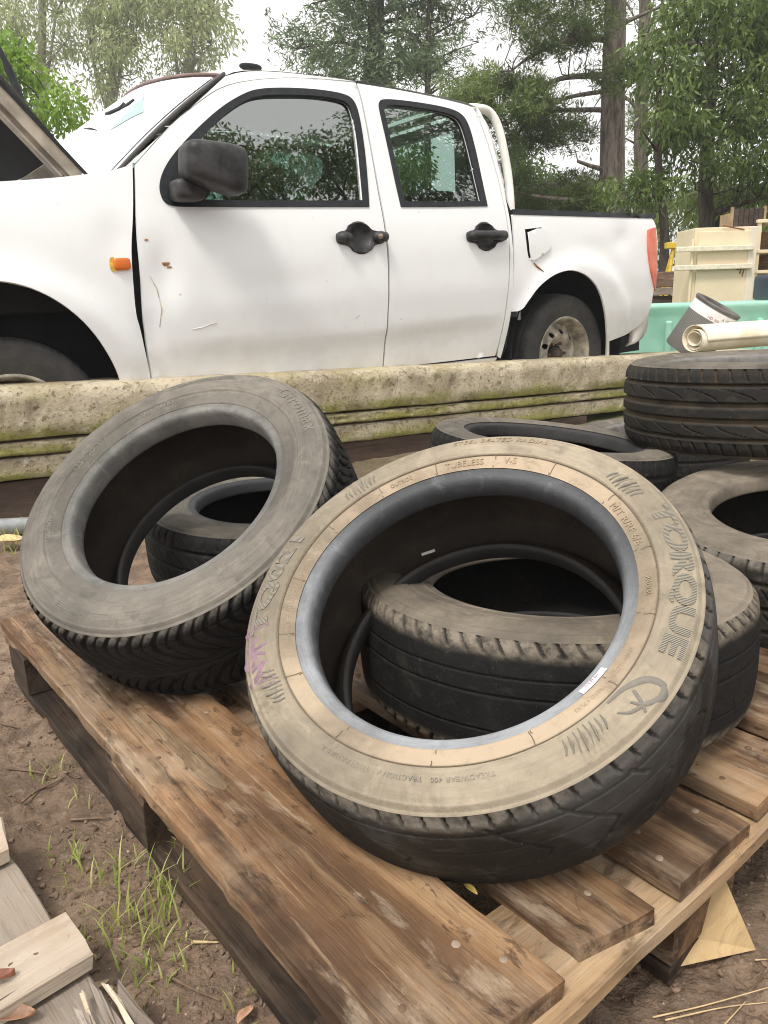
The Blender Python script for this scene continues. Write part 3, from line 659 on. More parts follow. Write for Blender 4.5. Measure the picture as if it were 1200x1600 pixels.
ring_text('OUTSIDE', .2175, .008, 133, sF, tyF, LET_TAN, spread=1.05); ring_text('RADIAL', .2175, .008, 12, sF, tyF, LET_TAN)
ring_text('MAX LOAD 515 KG   MAX PRESS 300 KPA', .2165, .0068, -165, sF, tyF, LET_TAN, rise=.0005); ring_text('SIDEWALL 1 PLY   TREAD 4 PLIES', .2165, .0066, -22, sF, tyF, LET_TAN, rise=.0005)
# stylised loop emblem below the word
ring_stroke([(.236, -27.5), (.238, -22), (.25, -17.2), (.266, -16.2), (.270, -19), (.262, -22.5), (.252, -24.0)], (.003, .006, .009, .009, .008, .006, .003), sF, tyF, LET_F, 'emblem', .0014)
ring_stroke([(.247, -21.2), (.257, -22.2), (.268, -23.6)], (.004, .005, .003), sF, tyF, LET_F, 'emblem', .0013)
ring_stroke([(.262, -23), (.258, -26), (.25, -28)], (.005, .004, .002), sF, tyF, LET_F, 'emblem', .0013)
# moulded ring line and its short radial ticks
ring_stroke([(.2305, a) for a in range(-180, 181, 6)], .0013, sF, tyF, M_LINE, 'mould_line', .0006)
for a_ in (119, 97, 75, 50, 26, 2, -22, -48, -75, -104, -132, -149, -172, 164, 141):
    L_ = random.choice((.007, .012, .02))
    ring_stroke([(.2305, a_), (.2305 - L_ / 2, a_ + .2), (.2305 - L_, a_)], .0014, sF, tyF, M_LINE, 'mould_tick', .0007)
    ring_stroke([(.2145, a_ + .8), (.2118, a_ + .5), (.209, a_ + .8)], .0013, sF, tyF, M_LINE, 'mould_tick', .0007)
# fluted fans on the shoulder
for a0 in (146, 51, -131, -37):
    for k in range(8):
        aa = a0 + (k - 3.5) * 1.55; q = .004 * abs(k - 3.5)
        ring_stroke([(.236 + q * .3, aa + .5), (.248, aa + .25), (.262 - q * .5, aa - .6)], (.0012, .0034, .001), sF, tyF, LET_F, 'shoulder_flute', .0018)
# purple crayon number
CRAY = m_plain('purple_crayon', (.20, .125, .15), .85, 0, .3, 60)
crs = [[(.277, -158), (.268, -160.5), (.262, -157.5), (.270, -154.8), (.276, -156.5), (.266, -158), (.252, -158.2), (.243, -157)], [(.276, -151.2), (.266, -151), (.258, -153), (.268, -149), (.244, -149.8)], [(.277, -147), (.266, -148.6), (.262, -145), (.272, -143.5), (.276, -146), (.262, -147.5), (.248, -146)], [(.273, -141.5), (.262, -142.4), (.252, -143), (.262, -139.5), (.275, -138.3), (.25, -139)], [(.266, -136.5), (.256, -136.6), (.248, -134), (.242, -136.4)]]
for c_ in crs: ring_stroke([(r_, -156.5 + (a_ + 160.5) * .93) for r_, a_ in c_], (.006, .0085, .007, .0085, .006), sF, tyF, CRAY, 'crayon_mark', .0006)
# paper sticker on the bead
stk = MB(); aa = np.linspace(R(-29), R(-18.5), 9); V = []
for a_ in aa:
    for r_ in (.1985, .2085): V.append((r_ * math.cos(a_), r_ * math.sin(a_), .0))
bz = lambda r_: float(np.interp(r_, [.1905, .1935, .2005, .2095], [.35 * .2, .40 * .2, .435 * .2, .452 * .2])) + .0012
V = [(x_, y_, bz(math.hypot(x_, y_))) for x_, y_, _ in V]; F = [(2 * i, 2 * i + 1, 2 * i + 3, 2 * i + 2) for i in range(8)]
add('sticker', V, F, m_plain('sticker_paper', (.72, .66, .68), .6, 0, .12, 90), tyF)
ring_text('195 65 R15', .2015, .0045, -24, lambda r: np.vectorize(bz)(r), tyF, m_plain('sticker_print', (.42, .3, .36), .7), 'sticker_print', .0004)
V, F = chamfer_box((.022, .005, .001)); tag(add('paper_tag', np.array(V) @ rotz(.6).T, F, m_plain('white_tag', (.8, .78, .72), .6, 0, .05), tyF, False), None).location = (-.155, .165, -.066)

tyL, sL = tyre('grey dusty tyre with deep slanted tread, leaning at the left end of the pallet', (-.3353, 1.3265, .3835), (-.2556, -.5505, .7947), .297, .185, .22, 'directional', dict(tread=TREAD_L, wall=WALL_L, bead=BEAD_G, inner=INNER2), 1080, True)
ring_text('Giromax', .250, .034, 48, sL, tyL, LET_L, spread=1.15, rise=.0010); 
ring_text('175 / 70 R14', .222, .014, 165, sL, tyL, LET_L, spread=1.2, rise=.0008); ring_text('RADIAL   TUBELESS', .221, .011, 128, sL, tyL, LET_L, rise=.0007); ring_text('DOT 84T', .222, .011, -150, sL, tyL, LET_L, rise=.0007)
for k, q in enumerate((.252, .2555, .259, .262)): ring_stroke([(q, a) for a in range(-118 + k * 3, -84 - k * 4, 3)], .0014, sL, tyL, LET_L, 'mould_line', .0012); ring_stroke([(q + .008, a) for a in range(88 + k, 122 - k * 5, 3)], .0014, sL, tyL, LET_L, 'mould_line', .0012)
tyre('bald tyre with tan sidewall lying flat on the pallet, seen through the TORQUE tyre', (.2639, 1.1595, .2455), (.0, .045, 1), .31, .1905, .195, 'bald', dict(tread=TREAD_B, wall=WALL_T, bead=BEAD_T, inner=INNER), 900, True, rings=True)
tyre('small dark tyre lying flat, seen through the leaning grey tyre', (-.272, 1.76, .240), (.01, -.05, 1), .287, .1651, .175, 'blocks', dict(tread=TREAD_D, wall=WALL_D, bead=BEAD_B, inner=INNER), 720)
tyre('black low tyre lying tilted between the TORQUE tyre and the concrete posts', (.4165, 1.896, .335), (.12, .02, .99), .305, .2032, .19, 'blocks', dict(tread=TREAD_D, wall=WALL_D, bead=BEAD_D, inner=INNER), 720)
tyre('dusty tan tyre lying flat beneath the upright-stacked ribbed tyre at the right edge', (.845, 1.46, .264), (-.093, -.097, .991), .30, .178, .19, 'blocks', dict(tread=TREAD_W, wall=WALL_T, bead=BEAD_T, inner=INNER), 900)
tyre('black ribbed tyre with four deep grooves stacked on top of the other tyres', (.935, 1.89, .502), (-.02, .03, .999), .322, .2032, .212, 'ribbed', dict(tread=TREAD_R, wall=WALL_D, bead=BEAD_G, inner=INNER), 1080, True)
tyre('grey tyre lying on the ground, mostly hidden behind the ribbed tyre', (1.09, 2.98, .125), (0, -.02, 1), .33, .2032, .24, 'blocks', dict(tread=TREAD_D, wall=WALL_D, bead=BEAD_G, inner=INNER), 540)
tyre('narrow black spare tyre wedged flat beneath the tilted low tyre', (.40, 1.90, .203), (0, 0, 1), .29, .2032, .112, 'blocks', dict(tread=TREAD_D, wall=WALL_D, bead=BEAD_D, inner=INNER), 360)

# ------------------------------------------------------------------ the pickup (local x runs back along the body, y inward from the near side, z up)
TR = {"fender": [[-2.255, 1.162], [-2.255, 1.162], [-2.018, 1.22], [-1.742, 1.258], [-1.481, 1.28], [-1.314, 1.301], [-1.187, 1.322], [-1.112, 1.349], [-1.112, 1.349], [-1.136, 1.241], [-1.164, 1.131], [-1.191, 1.023], [-1.202, 0.944], [-1.216, 0.78], [-1.203, 0.717], [-1.197, 0.614], [-1.187, 0.502], [-1.189, 0.357], [-1.189, 0.357], [-1.297, 0.373], [-1.297, 0.373], [-1.312, 0.509], [-1.341, 0.61], [-1.399, 0.727], [-1.48, 0.823], [-1.582, 0.894], [-1.689, 0.928], [-1.813, 0.929], [-1.941, 0.888], [-2.071, 0.805], [-2.186, 0.688], [-2.272, 0.537], [-2.272, 0.537], [-2.39, 0.554], [-2.39, 0.554]],
      "front_door": [[-1.12, 1.266], [-1.103, 1.344], [-1.103, 1.344], [-0.929, 1.497], [-0.749, 1.622], [-0.628, 1.69], [-0.462, 1.733], [-0.225, 1.765], [0.082, 1.771], [0.082, 1.771], [0.084, 1.664], [0.073, 1.442], [0.058, 1.204], [0.056, 0.968], [0.042, 0.789], [0.028, 0.606], [0.02, 0.425], [0.02, 0.425], [-0.631, 0.454], [-1.18, 0.483], [-1.18, 0.483], [-1.184, 0.613], [-1.182, 0.715], [-1.183, 0.79], [-1.166, 0.942], [-1.162, 1.027], [-1.151, 1.131]],
      "front_trim": [[-1.025, 1.28], [-1.028, 1.213], [-0.997, 1.189], [-0.904, 1.187], [-0.61, 1.189], [-0.012, 1.195], [-0.012, 1.195], [0.003, 1.263], [0.035, 1.44], [0.051, 1.603], [0.045, 1.682], [0.004, 1.711], [-0.136, 1.719], [-0.308, 1.712], [-0.442, 1.697], [-0.526, 1.675], [-0.667, 1.602], [-0.827, 1.485], [-0.962, 1.37]],
      "front_glass": [[-0.897, 1.215], [-0.604, 1.214], [-0.041, 1.224], [-0.041, 1.224], [-0.025, 1.32], [0.007, 1.512], [0.012, 1.62], [0.004, 1.666], [-0.041, 1.683], [-0.18, 1.689], [-0.351, 1.677], [-0.467, 1.664], [-0.553, 1.635], [-0.697, 1.545], [-0.799, 1.461], [-0.884, 1.373], [-0.945, 1.245]],
      "rear_door": [[0.091, 1.769], [0.091, 1.769], [0.405, 1.758], [0.737, 1.729], [0.822, 1.713], [0.837, 1.654], [0.863, 1.527], [0.883, 1.346], [0.884, 1.162], [0.88, 0.98], [0.865, 0.813], [0.837, 0.593], [0.808, 0.416], [0.808, 0.416], [0.411, 0.421], [0.029, 0.427], [0.029, 0.427], [0.037, 0.605], [0.052, 0.788], [0.066, 0.967], [0.07, 1.204], [0.082, 1.442], [0.094, 1.665]],
      "rear_trim": [[0.183, 1.687], [0.217, 1.708], [0.388, 1.71], [0.595, 1.701], [0.711, 1.681], [0.752, 1.629], [0.762, 1.499], [0.76, 1.342], [0.76, 1.205], [0.76, 1.205], [0.443, 1.199], [0.18, 1.196], [0.18, 1.196], [0.178, 1.326], [0.181, 1.501], [0.179, 1.626]],
      "rear_glass": [[0.208, 1.659], [0.243, 1.683], [0.38, 1.684], [0.577, 1.674], [0.675, 1.656], [0.706, 1.613], [0.717, 1.484], [0.718, 1.341], [0.722, 1.23], [0.722, 1.23], [0.45, 1.224], [0.211, 1.221], [0.211, 1.221], [0.206, 1.327], [0.206, 1.493], [0.207, 1.628]],
      "pillar": [[0.841, 1.714], [0.841, 1.714], [0.865, 1.703], [0.896, 1.572], [0.912, 1.393], [0.909, 1.179], [0.907, 0.946], [0.904, 0.812], [0.885, 0.607], [0.853, 0.397], [0.853, 0.397], [0.816, 0.415], [0.844, 0.593], [0.872, 0.813], [0.887, 0.98], [0.891, 1.162], [0.89, 1.346], [0.871, 1.528], [0.845, 1.648]],
      "apillar": [[-1.105, 1.354], [-1.105, 1.354], [-1.163, 1.318], [-1.18, 1.31], [-1.18, 1.31], [-0.97, 1.464], [-0.61, 1.732], [-0.61, 1.732], [-0.515, 1.763], [-0.352, 1.78], [-0.045, 1.783], [0.084, 1.778], [0.084, 1.778], [-0.224, 1.768], [-0.461, 1.736], [-0.63, 1.693], [-0.751, 1.624], [-0.931, 1.499], [-1.101, 1.349]],
      "roof_edge": [[-0.609, 1.735], [-0.531, 1.762], [-0.352, 1.78], [-0.045, 1.783], [0.1, 1.779], [0.407, 1.765], [0.741, 1.739], [0.846, 1.715]],
      "sill": [[-1.183, 0.478], [-0.631, 0.445], [0.021, 0.415], [0.413, 0.41], [0.826, 0.403], [0.826, 0.403], [0.81, 0.372], [0.734, 0.359], [0.032, 0.394], [-0.63, 0.424], [-1.004, 0.439], [-1.186, 0.434]],
      "bed": [[0.935, 1.163], [0.935, 1.163], [1.452, 1.157], [2.163, 1.147], [2.163, 1.147], [2.2, 1.108], [2.204, 0.991], [2.191, 0.835], [2.175, 0.698], [2.166, 0.578], [2.092, 0.482], [1.94, 0.445], [1.768, 0.415], [1.768, 0.415], [1.815, 0.301], [1.815, 0.301], [1.789, 0.304], [1.789, 0.304], [1.743, 0.429], [1.686, 0.57], [1.608, 0.726], [1.501, 0.815], [1.389, 0.852], [1.306, 0.858], [1.198, 0.838], [1.082, 0.78], [1.005, 0.704], [0.957, 0.651], [0.887, 0.652], [0.887, 0.652], [0.886, 0.676], [0.906, 0.812], [0.919, 0.979]],
      "rail": [[0.941, 1.19], [0.941, 1.19], [1.46, 1.182], [2.209, 1.167], [2.209, 1.167], [2.201, 1.143], [2.201, 1.143], [1.45, 1.154], [0.937, 1.163], [0.937, 1.163]],
      "flap_hole": [[1.014, 1.085], [1.014, 1.085], [1.147, 1.095], [1.147, 1.095], [1.196, 1.008], [1.196, 1.008], [1.045, 0.915], [1.045, 0.915], [1.017, 0.943]],
      "flap": [[1.021, 1.068], [1.021, 1.068], [1.116, 1.091], [1.176, 1.081], [1.205, 1.001], [1.183, 0.967], [1.056, 0.915], [1.031, 0.926]],
      "handle_f": [[-0.232, 1.057], [0.046, 1.053]],
      "handle_r": [[0.574, 1.053], [0.851, 1.05]],
      "repeater": [[-1.274, 0.994], [-1.282, 0.949], [-1.207, 0.946], [-1.199, 0.992]],
      "crease": [[-1.079, 0.618], [-0.694, 0.605], [-0.36, 0.599], [-0.007, 0.593], [0.429, 0.6], [0.776, 0.608]],
      "mirror": [[-0.908, 1.443], [-0.627, 1.264], [-0.994, 1.244]],
      "rearhub": [[1.423, 0.364]],
      "lamp": [[2.11, 1.078], [2.204, 1.093], [2.254, 1.061], [2.245, 0.932], [2.212, 0.835], [2.199, 0.716], [2.153, 0.711], [2.111, 0.838], [2.092, 0.993]],
      "hood": [[-1.318, 1.306], [-1.544, 1.57], [-1.563, 1.49], [-1.396, 1.301]],
      "bump": [[2.017, 0.418], [2.21, 0.398], [2.229, 0.554]],
      "bar": [[0.933, 1.739], [1.034, 1.726], [1.075, 1.652], [1.079, 1.504], [1.065, 1.347], [1.032, 1.191]],
      "rust": [[1.065, 0.905], [1.085, 0.887], [1.11, 0.872], [1.135, 0.854]],
      "antenna": [[-0.461, 1.788]]}
TW = 1.72
_th, _ta = R(35.6), R(1.9)
TX = np.array([math.cos(_th) * math.cos(_ta), math.sin(_th) * math.cos(_ta), math.sin(_ta)]); TY = np.array([-math.sin(_th), math.cos(_th), 0]); TZ = np.cross(TX, TY)
truck = empty('pickup_truck', mat=frame((0.0412, 3.9, 0.0), TX, TY, TZ))
tag(truck, 'white double cab pickup with dented side, black mirror and raised bonnet', 'pickup truck')
M_WHITE = m_paint('white_car_paint', (.81, .815, .815), dirty=.28)
M_TRIM = m_plain('black_trim', (.016, .018, .021), .5, 0, .3, 30, spec=.3)
M_SCUFF = m_plain('scuffed_black_plastic', (.028, .027, .028), .5, 0, .8, 14, bump=.15, spec=.35)
M_DARK = m_plain('dark_cavity', (.012, .012, .013), .9)
M_GLASS = m_glass('tinted_window_glass', (.34, .50, .44), .26)
M_SCREEN = m_glass('windscreen_glass', (.62, .76, .72), .34)
M_SKYREFL = m_plain('white_sky_reflection', (.84, .85, .85), .35, 0, .03, 6)
M_SEAT = m_plain('grey_seat_cloth', (.07, .075, .08), .9, 0, .2, 30)
YBX = [.2, .30, .45, .6, .8, 1.0, 1.13, 1.35, 1.65, 1.8, 1.9, 2.0]; YBY = [.13, .09, .045, .014, 0, .010, .03, .095, .185, .24, .31, .42]
_hh = np.linspace(.2, 2.0, 181); _yy = np.interp(_hh, YBX, YBY); _k = np.hanning(19); _k /= _k.sum(); _ys = np.convolve(np.pad(_yy, 9, 'edge'), _k, 'valid')
def yb(h): return float(np.interp(h, _hh, _ys))
RS, RH = 1.423, .364; FS = -1.715
def flare(s, h, cs, ch, r0, w_, amt):
    d = math.hypot(s - cs, h - ch); q = (d - r0) / w_
    return -amt * math.exp(-max(q, 0) ** 2 * 2.2) if d > 0 else 0
def dent(s, h, cs, ch, ws, wh, a): return a * math.exp(-((s - cs) / ws) ** 2 - ((h - ch) / wh) ** 2)
CRX = [p[0] for p in TR['crease']]; CRZ = [p[1] for p in TR['crease']]
def side_y(s, h):
    y = yb(h)
    if -1.2 < s < .9:                       # pressed line low on the doors: the lower part tucks in
        hc = float(np.interp(s, CRX, CRZ)); fade = min(1, max(0, (s + 1.12) / .25)) * min(1, max(0, (.86 - s) / .2))
        y += .013 * fade * float(sstep(np.array(hc - h), -.012, .02)) * (1 - .5 * float(sstep(np.array(hc - h), .03, .16)))
    y += flare(s, h, -1.74, .40, .52, .10, .034) if s < -1.15 else 0
    if s > .9: y += flare(s, h, 1.43, .37, .50, .09, .030)
    y += dent(s, h, -1.07, .93, .06, .12, .022) + dent(s, h, -1.16, .72, .04, .2, .012) + dent(s, h, -1.24, 1.07, .07, .09, .012) + dent(s, h, -.55, .86, .22, .05, .005)
    y += dent(s, h, 1.86, 1.02, .09, .07, .016) + dent(s, h, 1.62, .98, .16, .04, .005) + dent(s, h, -.1, .93, .05, .03, .004)
    return y
SF = lambda ex=0.0: (lambda a, b: (a, side_y(a, b) + ex, b))
T_ = lambda k: [tuple(p) for p in TR[k]]
def both(name, key, holes, mat, ex=0.0, step=.05, thick=.012, parents=(None, None), it=2):
    a = panel(name, T_(key), holes, SF(ex), mat, parents[0] or truck, step, thick, it)
    b = panel(name, T_(key), holes, SF(ex), mat, parents[1] or truck, step * 1.6, thick, it, mirror=TW)
    return a, b
both('fender', 'fender', [], M_WHITE, step=.035)
def cup(k):
    (s0, h0), (s1, h1) = TR[k]; c = ((s0 + s1) / 2, (h0 + h1) / 2); w_ = s1 - s0
    return [(c[0] + w_ * .21 * math.cos(a), c[1] + .055 * math.sin(a)) for a in np.linspace(0, 2 * np.pi, 24, endpoint=False)]
fd = both('door', 'front_door', [T_('front_glass'), cup('handle_f')], M_WHITE, step=.035)
rd = both('door', 'rear_door', [T_('rear_glass'), cup('handle_r')], M_WHITE, step=.035)
both('cab_corner', 'pillar', [], M_WHITE, step=.04)
both('windscreen_pillar', 'apillar', [], M_WHITE, step=.04)
both('sill', 'sill', [], M_WHITE, step=.03)
bed = both('bed_side', 'bed', [T_('flap_hole')], M_WHITE, step=.035)
both('window_trim', 'front_trim', [T_('front_glass')], M_TRIM, -.006, .04, .014, (fd[0], fd[1]), 3)
both('window_trim', 'rear_trim', [T_('rear_glass')], M_TRIM, -.006, .04, .014, (rd[0], rd[1]), 3)
both('window_glass', 'front_trim', [], M_GLASS, .012, .08, .0, (fd[0], fd[1]), 3)
both('window_glass', 'rear_trim', [], M_GLASS, .012, .08, .0, (rd[0], rd[1]), 3)
both('bed_rail', 'rail', [], M_TRIM, -.004, .04, .05, (bed[0], bed[1]))
# dark sheet added behind the panel gaps so the seams look shaded
IN = [(-1.30, .36), (-1.30, .36), (-1.19, 1.30), (-1.05, 1.36), (-.62, 1.70), (-.62, 1.70), (.84, 1.70), (.84, 1.70), (.98, 1.17), (.98, 1.17), (.90, .36), (.90, .36)]
def grow(k, s):
    P = np.array(TR[k]); c = P.mean(0); return [tuple(c + (p - c) * s) for p in P]
for m in (None, TW): panel('seam_backing', IN, [grow('front_glass', 1.03), grow('rear_glass', 1.04)], SF(.045), M_DARK, truck, .08, .01, 1, mirror=m)
# roof: crowned sheet from edge to edge
RE = spline(np.array([(a, b) for a, b in TR['roof_edge']]), 30); V = []; nu = 18
for s, h in RE:
    y0 = yb(h) - .002
    for j in range(nu + 1):
        q = j / nu; e = 4 * q * (1 - q); V.append((s - .10 * e * (1 if s < -.5 else max(0, 1 - (s + .5) / .3)) * 1.0, y0 + (TW - 2 * y0) * q, h + .062 * e ** .75))
F = [(i * (nu + 1) + j, i * (nu + 1) + j + 1, (i + 1) * (nu + 1) + j + 1, (i + 1) * (nu + 1) + j) for i in range(29) for j in range(nu)]
add('roof', V, F, M_WHITE, truck)
# windscreen: bowed forward across the car
WB = np.array([-1.177, 1.305]); WT = np.array([-.612, 1.730])
def ws_pt(q, v, off=0.0):
    p = WB + (WT - WB) * v; y0 = yb(p[1]) + .005; e = 4 * q * (1 - q)
    return (p[0] - (.30 - .12 * v) * e - off * .6, y0 + (TW - 2 * y0) * q, p[1] + .060 * v * e ** .75 + off * .8 + .02 * math.sin(v * math.pi))
def ws_sheet(name, mat, q0, q1, v0, v1, off, parent, nu=20, nv=8):
    V = [ws_pt(q0 + (q1 - q0) * i / nu, v0 + (v1 - v0) * j / nv, off) for j in range(nv + 1) for i in range(nu + 1)]
    F = [(j * (nu + 1) + i, j * (nu + 1) + i + 1, (j + 1) * (nu + 1) + i + 1, (j + 1) * (nu + 1) + i) for j in range(nv) for i in range(nu)]
    return add(name, V, F, mat, parent)
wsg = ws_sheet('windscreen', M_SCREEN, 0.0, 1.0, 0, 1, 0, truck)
# sky reflection painted as a white sheet over the screen, with gaps
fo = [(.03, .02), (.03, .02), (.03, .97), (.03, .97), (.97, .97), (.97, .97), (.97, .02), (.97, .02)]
refl_gaps = [[(.62, .10), (.62, .10), (.66, .35), (.70, .52), (.74, .50), (.72, .28)]]
panel('sky_reflection', fo, refl_gaps, lambda a, b: ws_pt(a, b, .002), M_SKYREFL, wsg, .03, 0, 2)
V, F = tube([ws_pt(q, v, .003) for q, v in ((.30, .74), (.268, .70), (.262, .655), (.285, .63), (.318, .635), (.335, .66))], [.006, .012, .013, .012, .009, .004], 6); V2, F2 = tube([ws_pt(q, v, .003) for q, v in ((.262, .655), (.245, .70), (.25, .745), (.262, .765))], [.007, .011, .008, .003], 6)
panel('reflection_gap', [(.228, .80), (.228, .80), (.128, .60), (.115, .57), (.135, .545), (.172, .41), (.172, .41), (.178, .50), (.195, .62)], [], lambda a, b: ws_pt(a, b, .005), m_plain('teal_reflection_gap', (.30, .44, .42), .3, 0, .15, 8), wsg, .02, 0, 1)  # teal gap in the sky reflection, built as a coloured patch
mb = MB(); mb.put(V, F); mb.put(V2, F2); V, F = tube([ws_pt(q, v, .003) for q, v in ((.35, .512), (.30, .487), (.24, .448))], [.004, .006, .002], 6); mb.put(V, F); mb.build('screen_mark', M_TRIM, wsg, True)  # dark hook and dash of the wiper reflection, built as solid strokes
V, F = tube([ws_pt(.004, v, .006) for v in np.linspace(-.02, 1.02, 14)], .009, 8); add('windscreen_seal', V, F, m_plain('grey_seal', (.07, .066, .064), .7), wsg)
V, F = tube([ws_pt(.996, v, .006) for v in np.linspace(-.02, 1.02, 14)], .013, 8); add('windscreen_seal', V, F, M_TRIM, wsg)
V, F = tube([ws_pt(q, 1.0, .006) for q in np.linspace(0, 1, 30)], .006, 8); add('windscreen_seal', V, F, m_plain('perished_seal', (.22, .15, .14), .8), wsg)
# roof aerial pod
V, F = superellipsoid((-.46, yb(1.79) + .02, 1.792), (.11, .03, .03), .8); add('aerial_base', V, F, M_TRIM, truck)
# doors: handles
def handle(px0, px1, parent, grip):
    (s0, h0), (s1, h1) = px0, px1; sc, hc = (s0 + s1) / 2, (h0 + h1) / 2; w_ = s1 - s0; y = side_y(sc, hc); m = MB()
    ol = [(sc - w_ * .48, hc - .026), (sc - w_ * .50, hc + .0), (sc - w_ * .47, hc + .026), (sc - w_ * .27, hc + .032), (sc - w_ * .21, hc + .060), (sc - w_ * .02, hc + .066), (sc + w_ * .16, hc + .058), (sc + w_ * .24, hc + .03), (sc + w_ * .47, hc + .024), (sc + w_ * .5, hc - .004), (sc + w_ * .47, hc - .028), (sc + w_ * .25, hc - .034), (sc + w_ * .18, hc - .062), (sc, hc - .068), (sc - w_ * .18, hc - .064), (sc - w_ * .25, hc - .034)]
    def bowl(a, b):
        d = math.hypot((a - sc) / (w_ * .24), (b - hc) / .062); return (a, side_y(a, b) - .012 + .034 * max(0, 1 - d * d) ** .7, b)
    o = panel('handle', ol, [], bowl, M_SCUFF, parent, .012, .012, 2)
    if grip:
        V, F = tube([(sc - w_ * .49, y - .010, hc), (sc - w_ * .38, y - .026, hc + .001), (sc - w_ * .1, y - .033, hc + .002), (sc + w_ * .2, y - .033, hc + .002), (sc + w_ * .40, y - .026, hc), (sc + w_ * .49, y - .010, hc)], [.018, .027, .024, .024, .027, .018], 12); add('handle_grip', V, F, M_SCUFF, parent)
    else:
        for a, b in ((-.49, -.26), (.24, .49)):
            V, F = tube([(sc + w_ * a, y - .012, hc), (sc + w_ * (a + b) / 2, y - .026, hc), (sc + w_ * b, y - .02, hc)], [.018, .027, .022], 12); add('handle_grip', V, F, M_SCUFF, parent)
        V, F = tube([(sc + w_ * .3, y - .045, hc), (sc + w_ * .3, y - .056, hc)], [.012, .012], 12); add('door_lock', V, F, M_NAILG, parent)
handle(TR['handle_f'][0], TR['handle_f'][1], fd[0], False); handle(TR['handle_r'][0], TR['handle_r'][1], rd[0], True)
# mirror on the near door
MC = (-0.854, -0.090, 1.322)
V, F = superellipsoid(MC, (.25, .20, .172), .42, (40, 26), rotz(R(-8)) @ rotx(R(3)) @ roty(R(6))); V[:, 2] += -.02 * np.clip((V[:, 0] - MC[0]) / .1, -1, 1) * (V[:, 2] < MC[2])
mir = add('wing_mirror', V, F, M_SCUFF, truck)
V, F = superellipsoid((-0.938, 0.000, 1.242), (.13, .12, .085), .5, (24, 16)); add('mirror_arm', V, F, M_SCUFF, mir)
V, F = superellipsoid((MC[0] + .122, MC[1], MC[2]), (.008, .14, .12), .4, (24, 12), rotz(R(-8))); add('mirror_glass', V, F, m_glass('mirror_glass', (.2, .2, .2), .85), mir)
mb = MB(); mb.box((MC[0] + .125, MC[1] + .06, MC[2] - .05), (.03, .05, .03), rotx(.5), .004); mb.box((MC[0] + .118, MC[1] + .07, MC[2] - .075), (.02, .03, .03), roty(.4), .003); mb.build('broken_mirror_clip', M_TRIM, mir)
V, F = superellipsoid((-.765, TW + .10, 1.365), (.215, .25, .215), .42, (24, 16)); add('wing_mirror', V, F, M_SCUFF, truck)
# side repeater with its stain
rs_, rh_ = np.mean([p[0] for p in TR['repeater']]), np.mean([p[1] for p in TR['repeater']])
t = NT('orange_lens'); t.b.inputs['Transmission Weight'].default_value = .25; t.bump(t.noise(60, 2), .2, .003); M_ORANGE = t.done((.85, .20, .02), .25)
V, F = superellipsoid((rs_, side_y(rs_, rh_) - .006, rh_), (.066, .03, .046), .45, (24, 12)); rp = add('side_repeater', V, F, M_ORANGE, truck)
panel('repeater_gasket', [(rs_ - .048, rh_ - .026), (rs_ - .046, rh_ + .024), (rs_ - .02, rh_ + .03), (rs_ - .018, rh_ - .03)], [], SF(-.004), m_plain('yellow_glue', (.62, .42, .06), .6, 0, .3, 50), rp, .01, .003)
# rust and chips at the crumpled door edge
M_RUST = m_plain('rust', (.30, .15, .06), .9, 0, .45, 60)
for i, (s, h, r) in enumerate(((-1.055, .965, .016), (-1.045, .952, .010), (-1.125, 1.06, .008))):
    a = np.linspace(0, 6.28, 9)[:-1]; panel('rust_spot', [(s + r * (1 + .5 * math.sin(3 * q + i)) * math.cos(q), h + r * (.7 + .3 * math.cos(2 * q)) * math.sin(q)) for q in a], [], SF(-.002), M_RUST, fd[0], .008, .002, 1)
V, F = tube([(s, side_y(s, h) - .001, h) for s, h in ((-1.135, .93), (-1.11, .87), (-1.105, .79), (-1.122, .72))], [.0008, .0022, .002, .0008], 6); add('buckled_edge', V, F, m_plain('bare_filler', (.55, .48, .36), .8, 0, .3, 40), fd[0])
V, F = tube([(s, side_y(s, h) - .0005, h) for s, h in ((-.985, .70), (-.94, .705), (-.90, .715), (-.87, .717))], [.0012, .002, .0016, .001], 5); add('scratch', V, F, m_plain('scratch_grey', (.6, .58, .54), .8), fd[0])
# torn fuel flap over a dark recess
fl = panel('fuel_flap', T_('flap'), [], lambda a, b: (a, side_y(a, b) - .008 - .10 * max(0, (1.36 - a)) * max(0, b - .83), b), M_WHITE, bed[0], .02, .005, 1)
panel('fuel_recess', grow('flap_hole', 1.12), [], SF(.05), M_DARK, bed[0], .04, .003, 1)
V, F = tube([(s, side_y(s, h) - .002, h) for s, h in [tuple(p) for p in TR['rust']]], [.003, .006, .004, .001], 6); add('rust_run', V, F, M_RUST, bed[0])
# tail lamp wrapping the rear corner
lp = T_('lamp'); t = NT('faded_red_lens'); t.bump(t.noise(40, 3), .15, .003); M_LAMP = t.done(t.mix(t.ramp(t.noise(9, 4), .3, .7), (.62, .13, .07), (.74, .24, .16)), .35)
lam = panel('tail_lamp', [(2.085, .995), (2.105, 1.075), (2.105, 1.075), (2.19, 1.092), (2.245, 1.07), (2.25, 1.0), (2.245, .92), (2.232, .84), (2.222, .76), (2.21, .70), (2.19, .70), (2.15, .76), (2.11, .85)], [], lambda a, b: (a, side_y(a, b) - .012 + 1.6 * max(0, a - 2.17) ** 1.35, b), M_LAMP, truck, .02, .02, 2)
V, F = superellipsoid((2.262, .12, .83), (.05, .14, .16), .6, (16, 12)); add('broken_lamp_bowl', V, F, m_plain('clear_lens', (.5, .52, .53), .25, .3, .3, 20), lam)
